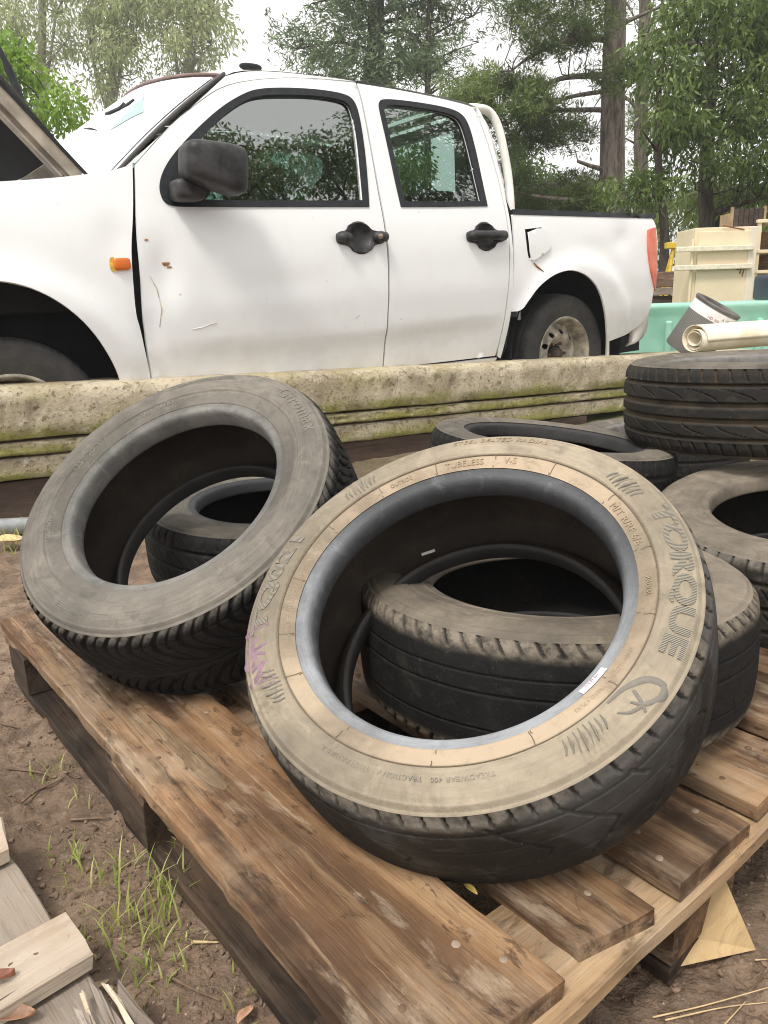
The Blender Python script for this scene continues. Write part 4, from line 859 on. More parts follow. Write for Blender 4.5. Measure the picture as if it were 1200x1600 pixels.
# bed, tailgate, bumper
mb = MB(); mb.box((1.58, TW / 2, .90), (1.20, TW - .2, .03)); mb.box((1.0, TW / 2, .86), (.03, TW - .12, .52)); mb.build('bed_floor', m_plain('bed_grey', (.3, .3, .3), .7), truck)
mb = MB(); mb.box((2.20, TW / 2, .83), (.05, TW - .16, .50), None, .012); mb.build('tailgate', M_WHITE, truck)
bm_ = MB()
P = [(2.03, .08, .43), (2.10, .045, .455), (2.19, .07, .50), (2.27, .14, .52), (2.30, .3, .525), (2.30, TW - .3, .525), (2.27, TW - .14, .52), (2.19, TW - .07, .50)]
P = spline(P, 30); V = []
for p in P:
    for dz, dx in ((-.075, -.03), (-.05, .0), (.05, .012), (.075, -.01)): V.append((p[0] + dx, p[1], p[2] + dz))
F = [(i * 4 + j, i * 4 + j + 1, (i + 1) * 4 + j + 1, (i + 1) * 4 + j) for i in range(29) for j in range(3)]
o = add('rear_bumper', V, F, m_plain('chalky_bumper', (.55, .53, .48), .5, .2, .2, 12), truck); m_ = o.modifiers.new('thickness', 'SOLIDIFY'); m_.thickness = .012
mb = MB(); mb.box((2.12, TW / 2, .48), (.16, TW - .24, .12)); mb.build('bumper_bracket', M_DARK, truck)
# roll bar behind the cab
br = [(s, yb(h) + .04, h) for s, h in TR['bar']]
V = []
P = spline(np.array([(TR['bar'][0][0] - .06, .42, 1.745)] + [(p[0], yb(p[1]) + .10, p[1]) for p in TR['bar']] + [(TR['bar'][-1][0], .14, 1.02)]), 44)
mb = MB(); mb.tube(P, .024, 12); mb.tube(P * (1, -1, 1) + (0, TW, 0), .024, 12); mb.tube([P[0], P[0] * (1, -1, 1) + (0, TW, 0)], .024, 12); Pi = P[8:].copy(); Pi[:, 0] += .085 * np.linspace(.2, 1, len(Pi)); Pi[:, 1] += .12
mb.tube(Pi, .018, 10); mb.tube([Pi[14], P[22]], .012, 8)
mb.build('roll_bar', m_plain('white_tube', (.74, .72, .66), .4, 0, .12, 12), truck, True)
# cab back wall with window, front bulkhead, dark underbody box to block light
mb = MB(); mb.box((.86, TW / 2, .80), (.03, TW - .2, .78)); mb.box((.84, .28, 1.42), (.04, .18, .5)); mb.box((.84, TW - .28, 1.42), (.04, .18, .5)); mb.box((.84, TW / 2, 1.66), (.04, TW - .6, .06)); mb.build('cab_back', M_WHITE, truck)
mb = MB(); mb.box((-.1, TW / 2, .40), (2.1, TW - .3, .06)); mb.box((-1.18, TW / 2, .78), (.04, TW - .25, .95)); mb.box((.3, TW / 2, .34), (4.6, .9, .14)); mb.build('underbody', M_DARK, truck)
# wheel housings
def housing(cs, ch, r, name):
    V = []; F = []; n = 22
    for y in (.05, .36):
        for i in range(n + 1): a = math.pi * (-.12 + 1.24 * i / n); V.append((cs + r * math.cos(a), y, ch + r * math.sin(a)))
    F = [(i, i + 1, n + 1 + i + 1, n + 1 + i) for i in range(n)] + [tuple(range(n + 1, 2 * n + 2))]
    add(name, V, F, M_DARK, truck)
housing(FS, .41, .56, 'wheel_housing'); housing(RS, .40, .49, 'wheel_housing')
# wheels
W_TYRE = m_rubber('truck_tyre_rubber', (.034, .034, .036), (.16, .15, .135), .35, .4, .7, 5, streak=True, streakn=40); M_STEEL = m_plain('dirty_steel_rim', (.36, .33, .27), .55, .35, .55, 16, bump=.2)
def wheel(s, y, h, hub=True, sgn=1):
    Ro, rb, W = .362, .215, .225; hh = Ro - rb
    pr = lerp_profile([(.42 * W, rb), (.47 * W, rb + .25 * hh), (.5 * W, rb + .5 * hh), (.47 * W, rb + .78 * hh), (.40 * W, Ro - .012), (.2 * W, Ro - .002), (0, Ro), (-.2 * W, Ro - .002), (-.40 * W, Ro - .012), (-.5 * W, rb + .5 * hh), (-.42 * W, rb)], 70)
    V, F, g = revolve(pr, 360, tread_fn('blocks', W, Ro)); wv = add('wheel', V, F, W_TYRE, truck, True, {'groove': g}); wv.matrix_local = Matrix.Translation((s, y, h)) @ Matrix.Rotation(math.pi / 2 * sgn, 4, 'X')
    rp_ = lerp_profile([(.44 * W, rb + .012), (.45 * W, rb + .002), (.40 * W, rb - .006), (.30 * W, rb - .016), (.15 * W, rb - .026), (.08 * W, rb - .03)], 24); V, F, _ = revolve(rp_, 96); add('rim', V, F, M_STEEL, wv)
    circ = [(.19 * math.cos(a), .19 * math.sin(a)) for a in np.linspace(0, 2 * np.pi, 48, endpoint=False)]
    hl = []
    for k in range(10):
        a0 = k * 2 * np.pi / 10 + .2; hl.append([((.135 + .018 * math.sin(q)) * math.cos(a0 + .13 * math.cos(q)), (.135 + .018 * math.sin(q)) * math.sin(a0 + .13 * math.cos(q))) for q in np.linspace(0, 2 * np.pi, 10, endpoint=False)])
    def dish(a, b):
        r = math.hypot(a, b); return (a, b, .02 + .045 * math.exp(-((r - .12) / .035) ** 2) - .03 * math.exp(-(r / .07) ** 2))
    panel('wheel_disc', circ, hl, dish, M_STEEL, wv, .02, .006, 1)
    V, F, _ = revolve(np.array([(.07, 0.0), (.068, .02), (.05, .036), (.0, .042)]), 24); add('hub', V, F, m_plain('rusty_hub', (.09, .07, .055), .8, .3, .5, 30), wv)
    mb = MB()
    for k in range(6): a = k * math.pi / 3; mb.tube([(.07 * math.cos(a), .07 * math.sin(a), .015), (.07 * math.cos(a), .07 * math.sin(a), .042)], .009, 6)
    mb.build('wheel_nuts', M_NAIL, wv)
    add('wheel_back', *revolve(np.array([(.01, .19), (.01, 0.001)]), 40)[:2], M_DARK, wv)
wheel(RS, .185, RH); wheel(FS, .175, RH - .0); wheel(RS, TW - .185, RH, sgn=-1); wheel(FS, TW - .175, RH, sgn=-1)
# raised bonnet, seen from below and behind
HP = np.array([-1.318, .11, 1.300]); hd = np.array([-.226, 0, .264]); hd /= np.linalg.norm(hd); hn = np.array([-hd[2], 0, hd[0]]) * -1
HW = TW - .22; HL = 1.12
def hpt(a, b, c): return HP + hd * a + np.array([0, 1.0, 0]) * b + hn * c       # c: away from the skin, on the underside
hn = hn if hn[2] < 0 else -hn
V = []; nu, nv = 10, 12
for i in range(nv + 1):
    for j in range(nu + 1):
        a, b = i / nv, j / nu; V.append(hpt(a * HL, b * HW, -.02 - .05 * (4 * b * (1 - b)) ** .5 - .03 * math.sin(a * 3.1)))
F = [(i * (nu + 1) + j, i * (nu + 1) + j + 1, (i + 1) * (nu + 1) + j + 1, (i + 1) * (nu + 1) + j) for i in range(nv) for j in range(nu)]
hood = add('bonnet', V, F, M_WHITE, truck); 
M_BEIGE = m_plain('dirty_beige_primer', (.40, .35, .28), .7, 0, .3, 10, bump=.1)
def hbox(mb, a0, a1, b0, b1, c0, c1):
    q = [hpt(a, b, c) for c in (c0, c1) for a, b in ((a0, b0), (a1, b0), (a1, b1), (a0, b1))]; mb.put(q, [(0, 3, 2, 1), (4, 5, 6, 7), (0, 1, 5, 4), (1, 2, 6, 5), (2, 3, 7, 6), (3, 0, 4, 7)])
mb = MB(); hbox(mb, 0, HL, 0, .025, -.022, .028); hbox(mb, 0, HL, .030, .095, -.012, .036); hbox(mb, 0, HL, HW - .095, HW, -.022, .036); hbox(mb, HL - .1, HL, .095, HW - .095, -.012, .036); hbox(mb, .02, .10, .095, HW - .095, -.01, .03); mb.build('bonnet_frame', M_BEIGE, hood)
mb = MB(); hbox(mb, .1, HL - .1, .095, HW - .095, -.012, .006); mb.build('bonnet_liner', M_DARK, hood)
mb = MB(); hbox(mb, .04, .34, .034, .085, .037, .046); mb.build('bonnet_stay_channel', m_plain('pale_channel', (.62, .57, .48), .6, 0, .2, 20), hood)
mb = MB(); hbox(mb, -.02, HL, -.006, .0, -.028, -.016); mb.build('bonnet_seal', M_TRIM, hood)
mb = MB(); mb.tube([(-1.335, .16, 1.285), (-1.36, .17, 1.325), (-1.40, .17, 1.36)], [.022, .02, .012], 8); mb.build('bonnet_hinge', M_TRIM, truck)
V, F = tube(spline([(-1.62, .25, 1.28), (-1.63, .25, 1.33), (-1.62, .26, 1.42), (-1.60, .27, 1.47)], 14), .006, 6); add('bonnet_cable', V, F, M_TRIM, truck)
V, F = tube(spline([(-1.75, .10, 1.262), (-1.66, .16, 1.268), (-1.58, .2, 1.275), (-1.50, .12, 1.283)], 14), .006, 6); add('bonnet_cable', V, F, M_TRIM, truck)
V, F = tube(spline([at(47, 196, 3.75), at(30, 150, 3.75), at(16, 115, 3.74), at(0, 80, 3.72), at(-30, 35, 3.7)], 20), [.018] * 12 + [.013] * 8, 8)
V = (np.asarray(V) - np.array((0.0412, 3.9, 0.0))) @ np.array([TX, TY, TZ]).T; add('washer_hose', V, F, M_TRIM, truck)
mb = MB(); mb.box((-1.75, TW / 2, 1.0), (1.0, TW - .4, .40), None, .03); mb.tube([(-1.5, .35, 1.2), (-1.7, .6, 1.26), (-1.9, .5, 1.22)], .03, 8); mb.box((-1.24, TW / 2, 1.27), (.12, TW - .3, .05)); mb.build('engine_bay', M_DARK, truck)
# cabin
mb = MB(); mb.box((-1.02, TW / 2, 1.08), (.34, TW - .36, .30), None, .05); mb.build('dashboard', M_SEAT, truck, True)
for yy in (.45, TW - .45):
    mb = MB(); V, F = superellipsoid((-.22, yy, .82), (.52, .5, .18), .5); mb.put(V, F); V, F = superellipsoid((.05, yy, 1.10), (.16, .48, .62), .5, rot=roty(.22)); mb.put(V, F); V, F = superellipsoid((.14, yy, 1.46), (.10, .26, .18), .6); mb.put(V, F); mb.build('seat', M_SEAT, truck, True)
mb = MB(); V, F = superellipsoid((.55, TW / 2, .80), (.45, TW - .4, .18), .4); mb.put(V, F); V, F = superellipsoid((.74, TW / 2, 1.08), (.15, TW - .4, .5), .4, rot=roty(.15)); mb.put(V, F); mb.build('rear_bench', M_SEAT, truck, True)
V = []; 
P = [(-.66 + .06 * math.cos(a), .45 + .18 * math.sin(a), 1.16 + .17 * math.cos(a)) for a in np.linspace(0, 2 * np.pi, 33)]; V, F = tube(P, .014, 8, False); add('steering_wheel', V, F, M_TRIM, truck)

# ------------------------------------------------------------------ things behind, right
t = NT('mint_green_fibreglass'); n1 = t.noise(3, 5); M_MINT = t.done(t.mix(t.ramp(n1, .35, .7), (.25, .52, .40), (.34, .60, .48)), .45); t.bump(t.noise(5, 3), .15, .02)
tank = empty('storage_tank', (2.72, 6.45, 0)); tag(tank, 'mint green moulded plastic trough standing behind the pickup tail', 'tank')
V = []; ring = smooth_poly([(-.92, -.42), (.95, -.42), (.95, .42), (-.92, .42)], 3); n = len(ring)
for z_, s_, dx in ((0, .96, 0), (.12, .965, 0), (.14, .945, 0), (.56, .985, 0), (.60, 1.0, 0), (.64, 1.03, 0), (.66, 1.03, 0), (.672, 1.01, 0), (.66, .95, 0), (.2, .9, 0)):
    for p in ring: V.append((p[0] * s_ + dx, p[1] * s_, z_))
F = [(i * n + k, i * n + (k + 1) % n, (i + 1) * n + (k + 1) % n, (i + 1) * n + k) for i in range(9) for k in range(n)] + [tuple(range(n)), tuple(9 * n + k for k in range(n))]
add('trough', V, F, M_MINT, tank)
mb = MB(); mb.box((-.98, -.30, .14), (.34, .30, .26), None, .04); mb.build('moulded_foot', M_MINT, tank)
for x_ in (-.5, .2): mb = MB(); mb.box((x_, -.42, .3), (.05, .05, .5), None, .015); mb.build('moulded_rib', M_MINT, tank)
V, F = chamfer_box((.22, .2, .22), .03); o = add('plastic_crate', V, F, m_plain('bright_green_plastic', (.06, .5, .22), .4, 0, .15, 10), None, False); o.location = (1.86, 6.25, .13); tag(o, 'small bright green plastic crate low behind the pickup rear wheel', 'crate')
# filter
FA = np.array([.44, -.27, .86]); FA /= np.linalg.norm(FA); fx = np.cross(FA, [0, 1, 0]); fx /= np.linalg.norm(fx); fy = np.cross(FA, fx)
fl_ = empty('air_filter', mat=frame(at(1072, 550, 5.15), fx, fy, FA)); tag(fl_, 'grey mesh cylinder filter with white paper band, standing tilted beside the roll', 'air filter')
t = NT('steel_mesh'); x, y, z = t.xyz(); a_ = t.math('ARCTAN2', y, x); p1 = t.math('SINE', t.math('ADD', t.math('MULTIPLY', a_, 70.0), t.math('MULTIPLY', z, 480.0))); p2 = t.math('SINE', t.math('SUBTRACT', t.math('MULTIPLY', a_, 70.0), t.math('MULTIPLY', z, 480.0)))
k = t.ramp(t.math('MULTIPLY', p1, p2), -.1, .35); t.bump(k, .6, .004); M_MESH = t.done(t.mix(k, (.30, .29, .27), (.09, .09, .088)), .55, .4)
V, F, _ = revolve(np.array([(0, .147), (.01, .15), (.33, .15)]), 64); add('mesh_body', V, F, M_MESH, fl_)
V, F, _ = revolve(np.array([(.325, .15), (.335, .156), (.345, .154), (.347, .118), (.335, .113), (.05, .11)]), 64); add('end_cap', V, F, m_plain('dark_cap', (.11, .10, .095), .6, .2, .3, 12), fl_)
V, F, _ = revolve(np.array([(.255, .1515), (.32, .1515)]), 64); add('paper_band', V, F, m_plain('white_paper', (.72, .70, .70), .7, 0, .08, 20), fl_)
def cyl_text(txt, size, ang, zc, rad, parent, mat):
    cu = bpy.data.curves.new('txt', 'FONT'); cu.body = txt; cu.size = size; cu.align_x = 'CENTER'; cu.extrude = .0003
    tmp = bpy.data.objects.new('txt', cu); COL.objects.link(tmp); dg = bpy.context.evaluated_depsgraph_get(); me = bpy.data.meshes.new_from_object(tmp.evaluated_get(dg)); bpy.data.objects.remove(tmp)
    for v in me.vertices: a = ang + v.co.x / rad; v.co = Vector((rad * math.cos(a), rad * math.sin(a), zc + v.co.y))
    me.name = 'print'; return obj('print', me, mat, parent)
_face = math.atan2(float(np.dot([-.3, -1, .1], fy)), float(np.dot([-.3, -1, .1], fx)))
M_INK = m_plain('grey_ink', (.16, .16, .18), .7)
cyl_text('A 18870B', .026, _face + .75 * (1), .283, 0.1522, fl_, M_INK); cyl_text('FILTER', .020, _face + .75, .262, 0.1522, fl_, M_INK); cyl_text('HD 306', .024, _face + .1, .262, 0.1522, fl_, m_plain('red_ink', (.5, .1, .14), .7))
# rolled sheet
RA = np.array([.93, .36, .015]); RA /= np.linalg.norm(RA); ry = np.cross([0, 0, 1], RA); ry /= np.linalg.norm(ry); rz = np.cross(RA, ry)
V = []; n = 150; L_ = 1.5
for i in range(n):
    a = i / n * 2 * np.pi * 4.2 + 2.2; r = .030 + .0135 * (a / (2 * np.pi)) + .004 * math.sin(a * 1.3)
    for x_ in (0 + .012 * math.sin(a * .7), .4, .9, L_): V.append((x_, r * math.cos(a) * 1.05, r * math.sin(a) * .92))
F = [(i * 4 + j, i * 4 + j + 1, (i + 1) * 4 + j + 1, (i + 1) * 4 + j) for i in range(n - 1) for j in range(3)]
t = NT('cream_vinyl'); n1 = t.noise(6, 6, .6); M_VINYL = t.done(t.mix(t.ramp(n1, .35, .7), (.70, .60, .42), (.80, .74, .62)), .55)
o = add('floor_roll', V, F, M_VINYL, None); o.matrix_world = frame(at(1086, 530, 4.75), RA, ry, rz); tag(o, 'cream vinyl flooring rolled up, spiral end facing out above the ribbed tyre', 'roll'); m_ = o.modifiers.new('thickness', 'SOLIDIFY'); m_.thickness = .005
# cream steel cabinet with rails
M_CREAM = m_plain('cream_paint', (.74, .62, .43), .5, 0, .07, 3); M_CRUST = m_plain('rust_patch', (.22, .09, .04), .9, 0, .4, 40)
cab = empty('metal_cabinet', (3.18, 7.6, 0)); tag(cab, 'cream steel cabinet with two side rails and rust marks behind the green trough', 'cabinet')
mb = MB(); mb.box((0, 0, .66), (.56, .46, 1.31), None, .006); mb.build('body', M_CREAM, cab)
mb = MB(); mb.box((-.02, -.238, .66), (.46, .012, 1.24), None, .003); mb.build('door', M_CREAM, cab)
mb = MB(); mb.box((.245, -.243, .66), (.075, .022, 1.30), None, .003); mb.build('corner_post', m_plain('pale_post', (.70, .62, .5), .5, 0, .08, 5), cab)
for zz, x0 in ((1.13, -.46), (.97, -.46)):
    mb = MB(); mb.box(((x0 + .24) / 2, -.275, zz), (.24 - x0, .04, .045), None, .006); mb.build('rail', m_plain('rail_paint', (.72, .64, .5), .5, 0, .12, 20), cab)
mb = MB(); mb.box((-.30, -.24, .62), (.02, .03, 1.2), None, .003); mb.build('side_post', M_CREAM, cab)
for x_, z_, w_, h_ in ((.155, .93, .012, .05), (.18, .915, .01, .07), (.13, .945, .02, .015), (.06, 1.306, .2, .012), (.225, 1.21, .006, .03)):
    mb = MB(); mb.box((x_, -.2465, z_), (w_, .003, h_), roty(.2)); mb.build('rust_patch', M_CRUST, cab)
rk = empty('metal_rack', (3.84, 7.7, 0)); tag(rk, 'cream steel rack frame with shelves at the right edge beside the cabinet', 'rack')
for x_, y_ in ((-.3, -.2), (-.16, -.24), (.35, -.2), (-.3, .2), (.35, .2)):
    mb = MB(); mb.box((x_, y_, .68), (.035, .035, 1.36), None, .004); mb.build('post', M_CREAM, rk)
for z_ in (.5, .92, 1.1, 1.365): mb = MB(); mb.box((.03, 0, z_), (.72, .46, .03), None, .004); mb.build('shelf', M_CREAM, rk)
mb = MB(); mb.box((.03, .19, .7), (.64, .02, 1.2)); mb.build('back_board', m_wood('rack_board', (.36, .24, .15), (.26, .17, .1), (.16, .1, .06)), rk)
V, F = chamfer_box((.36, .3, .2), .03); o = add('storage_box', V, F, m_plain('dark_blue_plastic', (.04, .05, .07), .5, 0, .3, 8), None, False); o.location = (3.24, 6.36, .775); tag(o, 'dark blue plastic box sitting on the rim of the green trough', 'box')
M_CRATE = m_wood('dark_crate_wood', (.1, .07, .055), (.07, .05, .04), (.04, .03, .022), (.1, .08, .07), .3, .4)
cr = empty('wooden_crate', (3.44, 7.66, 1.318)); tag(cr, 'dark brown slatted crate standing on top of the cream cabinet', 'crate')
for k in range(6): mb = MB(); mb.box((-.115 + k * .046, -.14, .082), (.042, .012, .16), None, .002); mb.build('slat', M_CRATE, cr)
mb = MB(); mb.box((0, .02, .07), (.27, .28, .13)); mb.box((-.15, -.13, .09), (.02, .03, .18)); mb.box((.15, -.13, .09), (.02, .03, .18)); mb.build('frame', m_plain('crate_frame', (.3, .22, .13), .8), cr)
# stacked planks
M_STK = m_wood('stacked_brown_timber', (.30, .18, .12), (.2, .12, .08), (.12, .07, .05), (.3, .25, .21), .4, .3)
for i in range(5):
    V, F = plank(1.5, .24, .075, 6, 300 + i, .003, .002); mt = (M_STK, M_STK, M_PALEDARK, M_BEARER, M_PALEDARK)[min(4, i)] if i < 5 else M_PALEDARK
    o = add('stacked_plank', V, F, mt, None, smooth=False); fix_normals(o); o.location = (2.50 + random.uniform(-.03, .03), 8.6 + random.uniform(-.02, .02), .955 - i * .083 + (0.02 if i else .0)); o.rotation_euler = (0, -.03 if i == 0 else 0, random.uniform(-.02, .02))
    tag(o, ('topmost brown plank of the timber stack behind the truck tail lamp', 'second brown plank from the top of the timber stack', 'third plank from the top of the timber stack, paler grey', 'fourth plank from the top of the timber stack, dark', 'fifth plank from the top of the timber stack, grey')[i], 'plank', 'planks in the timber stack')
V, F = plank(1.3, .26, .53, 6, 330); o = add('timber_sleeper', V, F, M_BEARER, None, smooth=False); fix_normals(o); o.location = (2.6, 8.6, .535); tag(o, 'thick dark timber base carrying the stacked planks', 'timber')
ys = empty('steel_trestle', (3.46, 9.2, 0)); M_YEL = m_plain('yellow_paint', (.58, .40, .04), .5, 0, .2, 12); tag(ys, 'yellow steel trestle with slanted legs behind the stacked planks', 'trestle')
mb = MB(); mb.box((0, 0, 1.27), (.34, .09, .07), None, .01); mb.build('top_bar', M_YEL, ys)
for dx, dy in ((-.14, -.2), (.02, -.22), (-.14, .2), (.14, .2)): mb = MB(); mb.tube([(dx * .9 + .05, 0, 1.25), (dx - .12, dy, .0)], .022, 8); mb.build('leg', M_YEL, ys)

# ------------------------------------------------------------------ trees
def leaf_mesh(C, D, L, Wd, tone, droop=0.0, flat=None):
    N = len(C); D = D / (np.linalg.norm(D, axis=1)[:, None] + 1e-9)
    Q = RNG.normal(size=(N, 3)); Wv = np.cross(D, Q); Wv /= np.linalg.norm(Wv, axis=1)[:, None] + 1e-9
    L = (L * RNG.uniform(.65, 1.25, N))[:, None]; Wd = (Wd * RNG.uniform(.7, 1.2, N))[:, None]; up = np.array([0, 0, 1.0])
    V = np.stack([C, C + D * L * .45 + Wv * Wd / 2, C + D * L - up * droop * L, C + D * L * .45 - Wv * Wd / 2], 1).reshape(-1, 3)
    i = np.arange(N)[:, None] * 4; F = np.concatenate([i, i + 1, i + 2, i + 3], 1)
    return V, F, np.repeat(np.clip(tone, 0, 1), 4)
def px_fill(poly, Y0, Y1, n):
    poly = np.array(poly, float); out = []
    while len(out) < n:
        q = RNG.uniform(poly.min(0), poly.max(0), (64, 2)); q = q[inside(q, poly)]
        for p in q: out.append(at(p[0], p[1], RNG.uniform(Y0, Y1)))
    return np.array(out[:n])
def crown_from(centres, r, per, L, Wd, mode, squash=.7):
    """clumps of leaves: mode 'droop' broad leaves, 'needle' radiating tufts, 'spray' flat feathery twigs"""
    Cs = []; Ds = []; T = []
    for c in centres:
        rr = r * RNG.uniform(.6, 1.35); k = int(per * RNG.uniform(.6, 1.3)); tone0 = RNG.uniform(.15, .75)
        q = RNG.normal(size=(k, 3)); q /= np.linalg.norm(q, axis=1)[:, None]; rad = RNG.random(k) ** .45
        p = q * rad[:, None] * rr * np.array([1, 1, squash])
        if mode == 'needle':
            m = max(3, k // 14); tips = RNG.normal(size=(m, 3)) * rr * .5 * np.array([1, 1, squash]); p = np.repeat(tips, 14, 0); d = RNG.normal(size=p.shape); d[:, 2] += .5
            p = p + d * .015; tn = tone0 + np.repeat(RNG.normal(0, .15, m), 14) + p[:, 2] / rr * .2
        elif mode == 'spray':
            ax = RNG.normal(size=3); ax[2] = abs(ax[2]) * .6 - .2; ax /= np.linalg.norm(ax); s_ = RNG.uniform(-1, 1, k)
            p = ax[None] * s_[:, None] * rr + RNG.normal(size=(k, 3)) * rr * .16 * (1.2 - s_[:, None]); d = ax[None] + RNG.normal(size=(k, 3)) * .55; tn = tone0 + RNG.normal(0, .14, k)
        else:
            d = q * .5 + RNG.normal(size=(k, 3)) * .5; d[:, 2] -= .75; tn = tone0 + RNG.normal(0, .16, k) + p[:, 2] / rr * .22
        Cs.append(c + p); Ds.append(d); T.append(tn)
    return leaf_mesh(np.concatenate(Cs), np.concatenate(Ds), L, Wd, np.concatenate(T))
def limb_tube(pts, r0, r1, n=7):
    P = spline(np.array(pts), max(6, 4 * len(pts))); return tube(P, np.linspace(r0, r1, len(P)), n)
def wiggly(a, b, k, amt):
    P = np.linspace(a, b, k); P[1:-1] += RNG.normal(size=(k - 2, 3)) * amt; return P
def tree(name, label, trunk, r0, r1, limbs, crowns, leafm, bark, group='trees behind the truck', cat='tree', twigs=0, twr=.012):
    base = np.array(trunk[0], float); base[2] = 0.0
    root = empty(name, base); tag(root, label, cat, group)
    P = [base - (0, 0, .1)] + [np.array(p, float) for p in trunk[1:]]
    V, F = limb_tube([p - base for p in P], r0, r1, 12); add('trunk', V, F, bark, root)
    mb = MB()
    for pts, a, b in limbs: V, F = limb_tube([np.array(p) - base for p in pts], a, b); add('limb', V, F, bark, root)
    cr = [c for c in crowns]
    if twigs and cr:
        A = np.concatenate([np.array(P[1:])] + [np.array(l[0]) for l in limbs]); allc = np.concatenate([c[0] for c in cr])
        for c in allc[RNG.permutation(len(allc))[:twigs]]:
            q = A[np.argmin(np.linalg.norm(A - c, axis=1) + RNG.uniform(0, .5, len(A)))]
            if np.linalg.norm(q - c) < 3.2: V, F = tube(wiggly(q, c, 5, .06 * np.linalg.norm(q - c)) - base, np.linspace(twr, twr * .35, 5), 5); mb.put(V, F)
    if mb.V: mb.build('twigs', bark, root, True)['kind'] = 'stuff'
    for c, r, per, L, Wd, mode in cr:
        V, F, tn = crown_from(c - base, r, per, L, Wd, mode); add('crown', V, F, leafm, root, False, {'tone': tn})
    return root
B_PINE = m_bark('pine_bark', (.11, .085, .075), (.33, .27, .24)); B_DARK = m_bark('dark_bark', (.04, .032, .027), (.11, .09, .075)); B_GUM = m_bark('gum_bark', (.2, .18, .15), (.36, .33, .29))
LF_PINE = m_leaf('pine_needles', (.04, .075, .022), (.21, .27, .075), .55, .25); LF_BROAD = m_leaf('dark_broad_leaves', (.028, .056, .015), (.185, .255, .065), .38, .3)
LF_CON = m_leaf('bluish_conifer_leaves', (.07, .11, .06), (.25, .32, .16), .6, .25); LF_GUM = m_leaf('gum_leaves', (.22, .25, .12), (.47, .51, .26), .5, .4)  # gum leaves paled: glare painted into their colour
LF_LIME = m_leaf('lime_leaves', (.07, .15, .015), (.28, .42, .06), .5, .45); LF_SHR = m_leaf('shrub_leaves', (.03, .06, .016), (.17, .25, .07), .5, .3); LF_PALM = m_leaf('palm_leaflets', (.05, .09, .015), (.28, .34, .08), .45, .35)

Y1 = 13.7
tree('pine_tree', 'tall pine with thick straight reddish grey trunk and bare side limbs', [at(957, 450, Y1), at(956, 335, Y1), at(957, 200, Y1), at(960, 60, Y1), at(966, -120, Y1), at(975, -420, Y1)], .25, .12,
     [([at(948, 62, Y1), at(890, 62, Y1 - .2), at(830, 88, Y1 - .5), at(800, 110, Y1 - .7)], .05, .015), ([at(945, 118, Y1), at(880, 122, Y1 - .3), at(845, 140, Y1 - .5), at(812, 172, Y1 - .6), at(792, 196, Y1 - .7)], .055, .014), ([at(946, 142, Y1), at(880, 155, Y1 - .3), at(835, 185, Y1 - .4), at(800, 215, Y1 - .4)], .04, .01),
      ([at(942, 130, Y1), at(915, 118, Y1 - .3), at(888, 118, Y1 - .5)], .028, .012), ([at(944, 265, Y1), at(925, 260, Y1 - .3), at(903, 252, Y1 - .5)], .045, .025), ([at(948, 172, Y1), at(890, 172, Y1), at(850, 178, Y1 + .2), at(815, 215, Y1 + .2)], .045, .012),
      ([at(945, 305, Y1), at(900, 312, Y1 - .2), at(850, 308, Y1 - .2), at(805, 300, Y1)], .05, .02), ([at(945, 290, Y1), at(880, 288, Y1 + .3), at(810, 290, Y1 + .3)], .04, .015), ([at(965, 40, Y1), at(1010, 20, Y1), at(1060, 0, Y1 - .3)], .04, .012), ([at(965, 140, Y1), at(1000, 120, Y1 - .3), at(1030, 90, Y1 - .4)], .04, .012), ([at(950, -60, Y1), at(880, -60, Y1), at(800, -30, Y1 - .4)], .05, .012), ([at(968, -90, Y1), at(1020, -120, Y1), at(1100, -110, Y1)], .05, .012)],
     [(px_fill([(770, -60), (945, -80), (945, 45), (880, 88), (835, 100), (795, 70)], Y1 - 1.2, Y1 + .6, 46), .34, 420, .12, .016, 'needle'), (px_fill([(705, 150), (750, 110), (825, 118), (858, 150), (805, 190), (745, 220), (715, 200)], Y1 - 1.2, Y1 + .2, 40), .30, 400, .12, .016, 'needle'),
      (px_fill([(790, 185), (850, 160), (930, 190), (930, 238), (850, 225), (800, 240)], Y1 - .6, Y1 + .8, 26), .26, 320, .12, .015, 'needle'), (px_fill([(795, 272), (935, 282), (948, 330), (800, 338)], Y1 - .5, Y1 + 1.0, 40), .28, 420, .12, .016, 'needle'),
      (px_fill([(925, 100), (1010, 85), (1020, 120), (950, 150)], Y1 - 1.0, Y1 - .6, 12), .24, 300, .11, .014, 'needle'), (px_fill([(740, -420), (1200, -420), (1150, -90), (780, -80)], Y1 - 2, Y1 + 2, 80), .5, 200, .14, .014, 'needle')], LF_PINE, B_PINE, 'pines behind the truck bed', 'pine tree', 150)
Y2 = 16.5
tree('pine_tree', 'slimmer second pine trunk standing just right of the thick pine', [at(1003, 450, Y2), at(1002, 330, Y2), at(1001, 200, Y2), at(1006, 60, Y2), at(1012, -150, Y2)], .17, .09,
     [([at(1003, 180, Y2), at(975, 150, Y2), at(930, 130, Y2)], .04, .012), ([at(1004, 120, Y2), at(1040, 90, Y2), at(1075, 70, Y2)], .04, .012), ([at(1003, 230, Y2), at(975, 215, Y2)], .03, .012)],
     [(px_fill([(965, 165), (1050, 130), (1060, 250), (980, 260)], Y2 - .5, Y2 + 1, 24), .4, 200, .13, .012, 'needle'), (px_fill([(900, -250), (1120, -250), (1080, 40), (960, 50)], Y2 - 1, Y2 + 1.5, 50), .5, 200, .14, .014, 'needle')], LF_PINE, B_PINE, 'pines behind the truck bed', 'pine tree', 60)
Y3 = 10.8
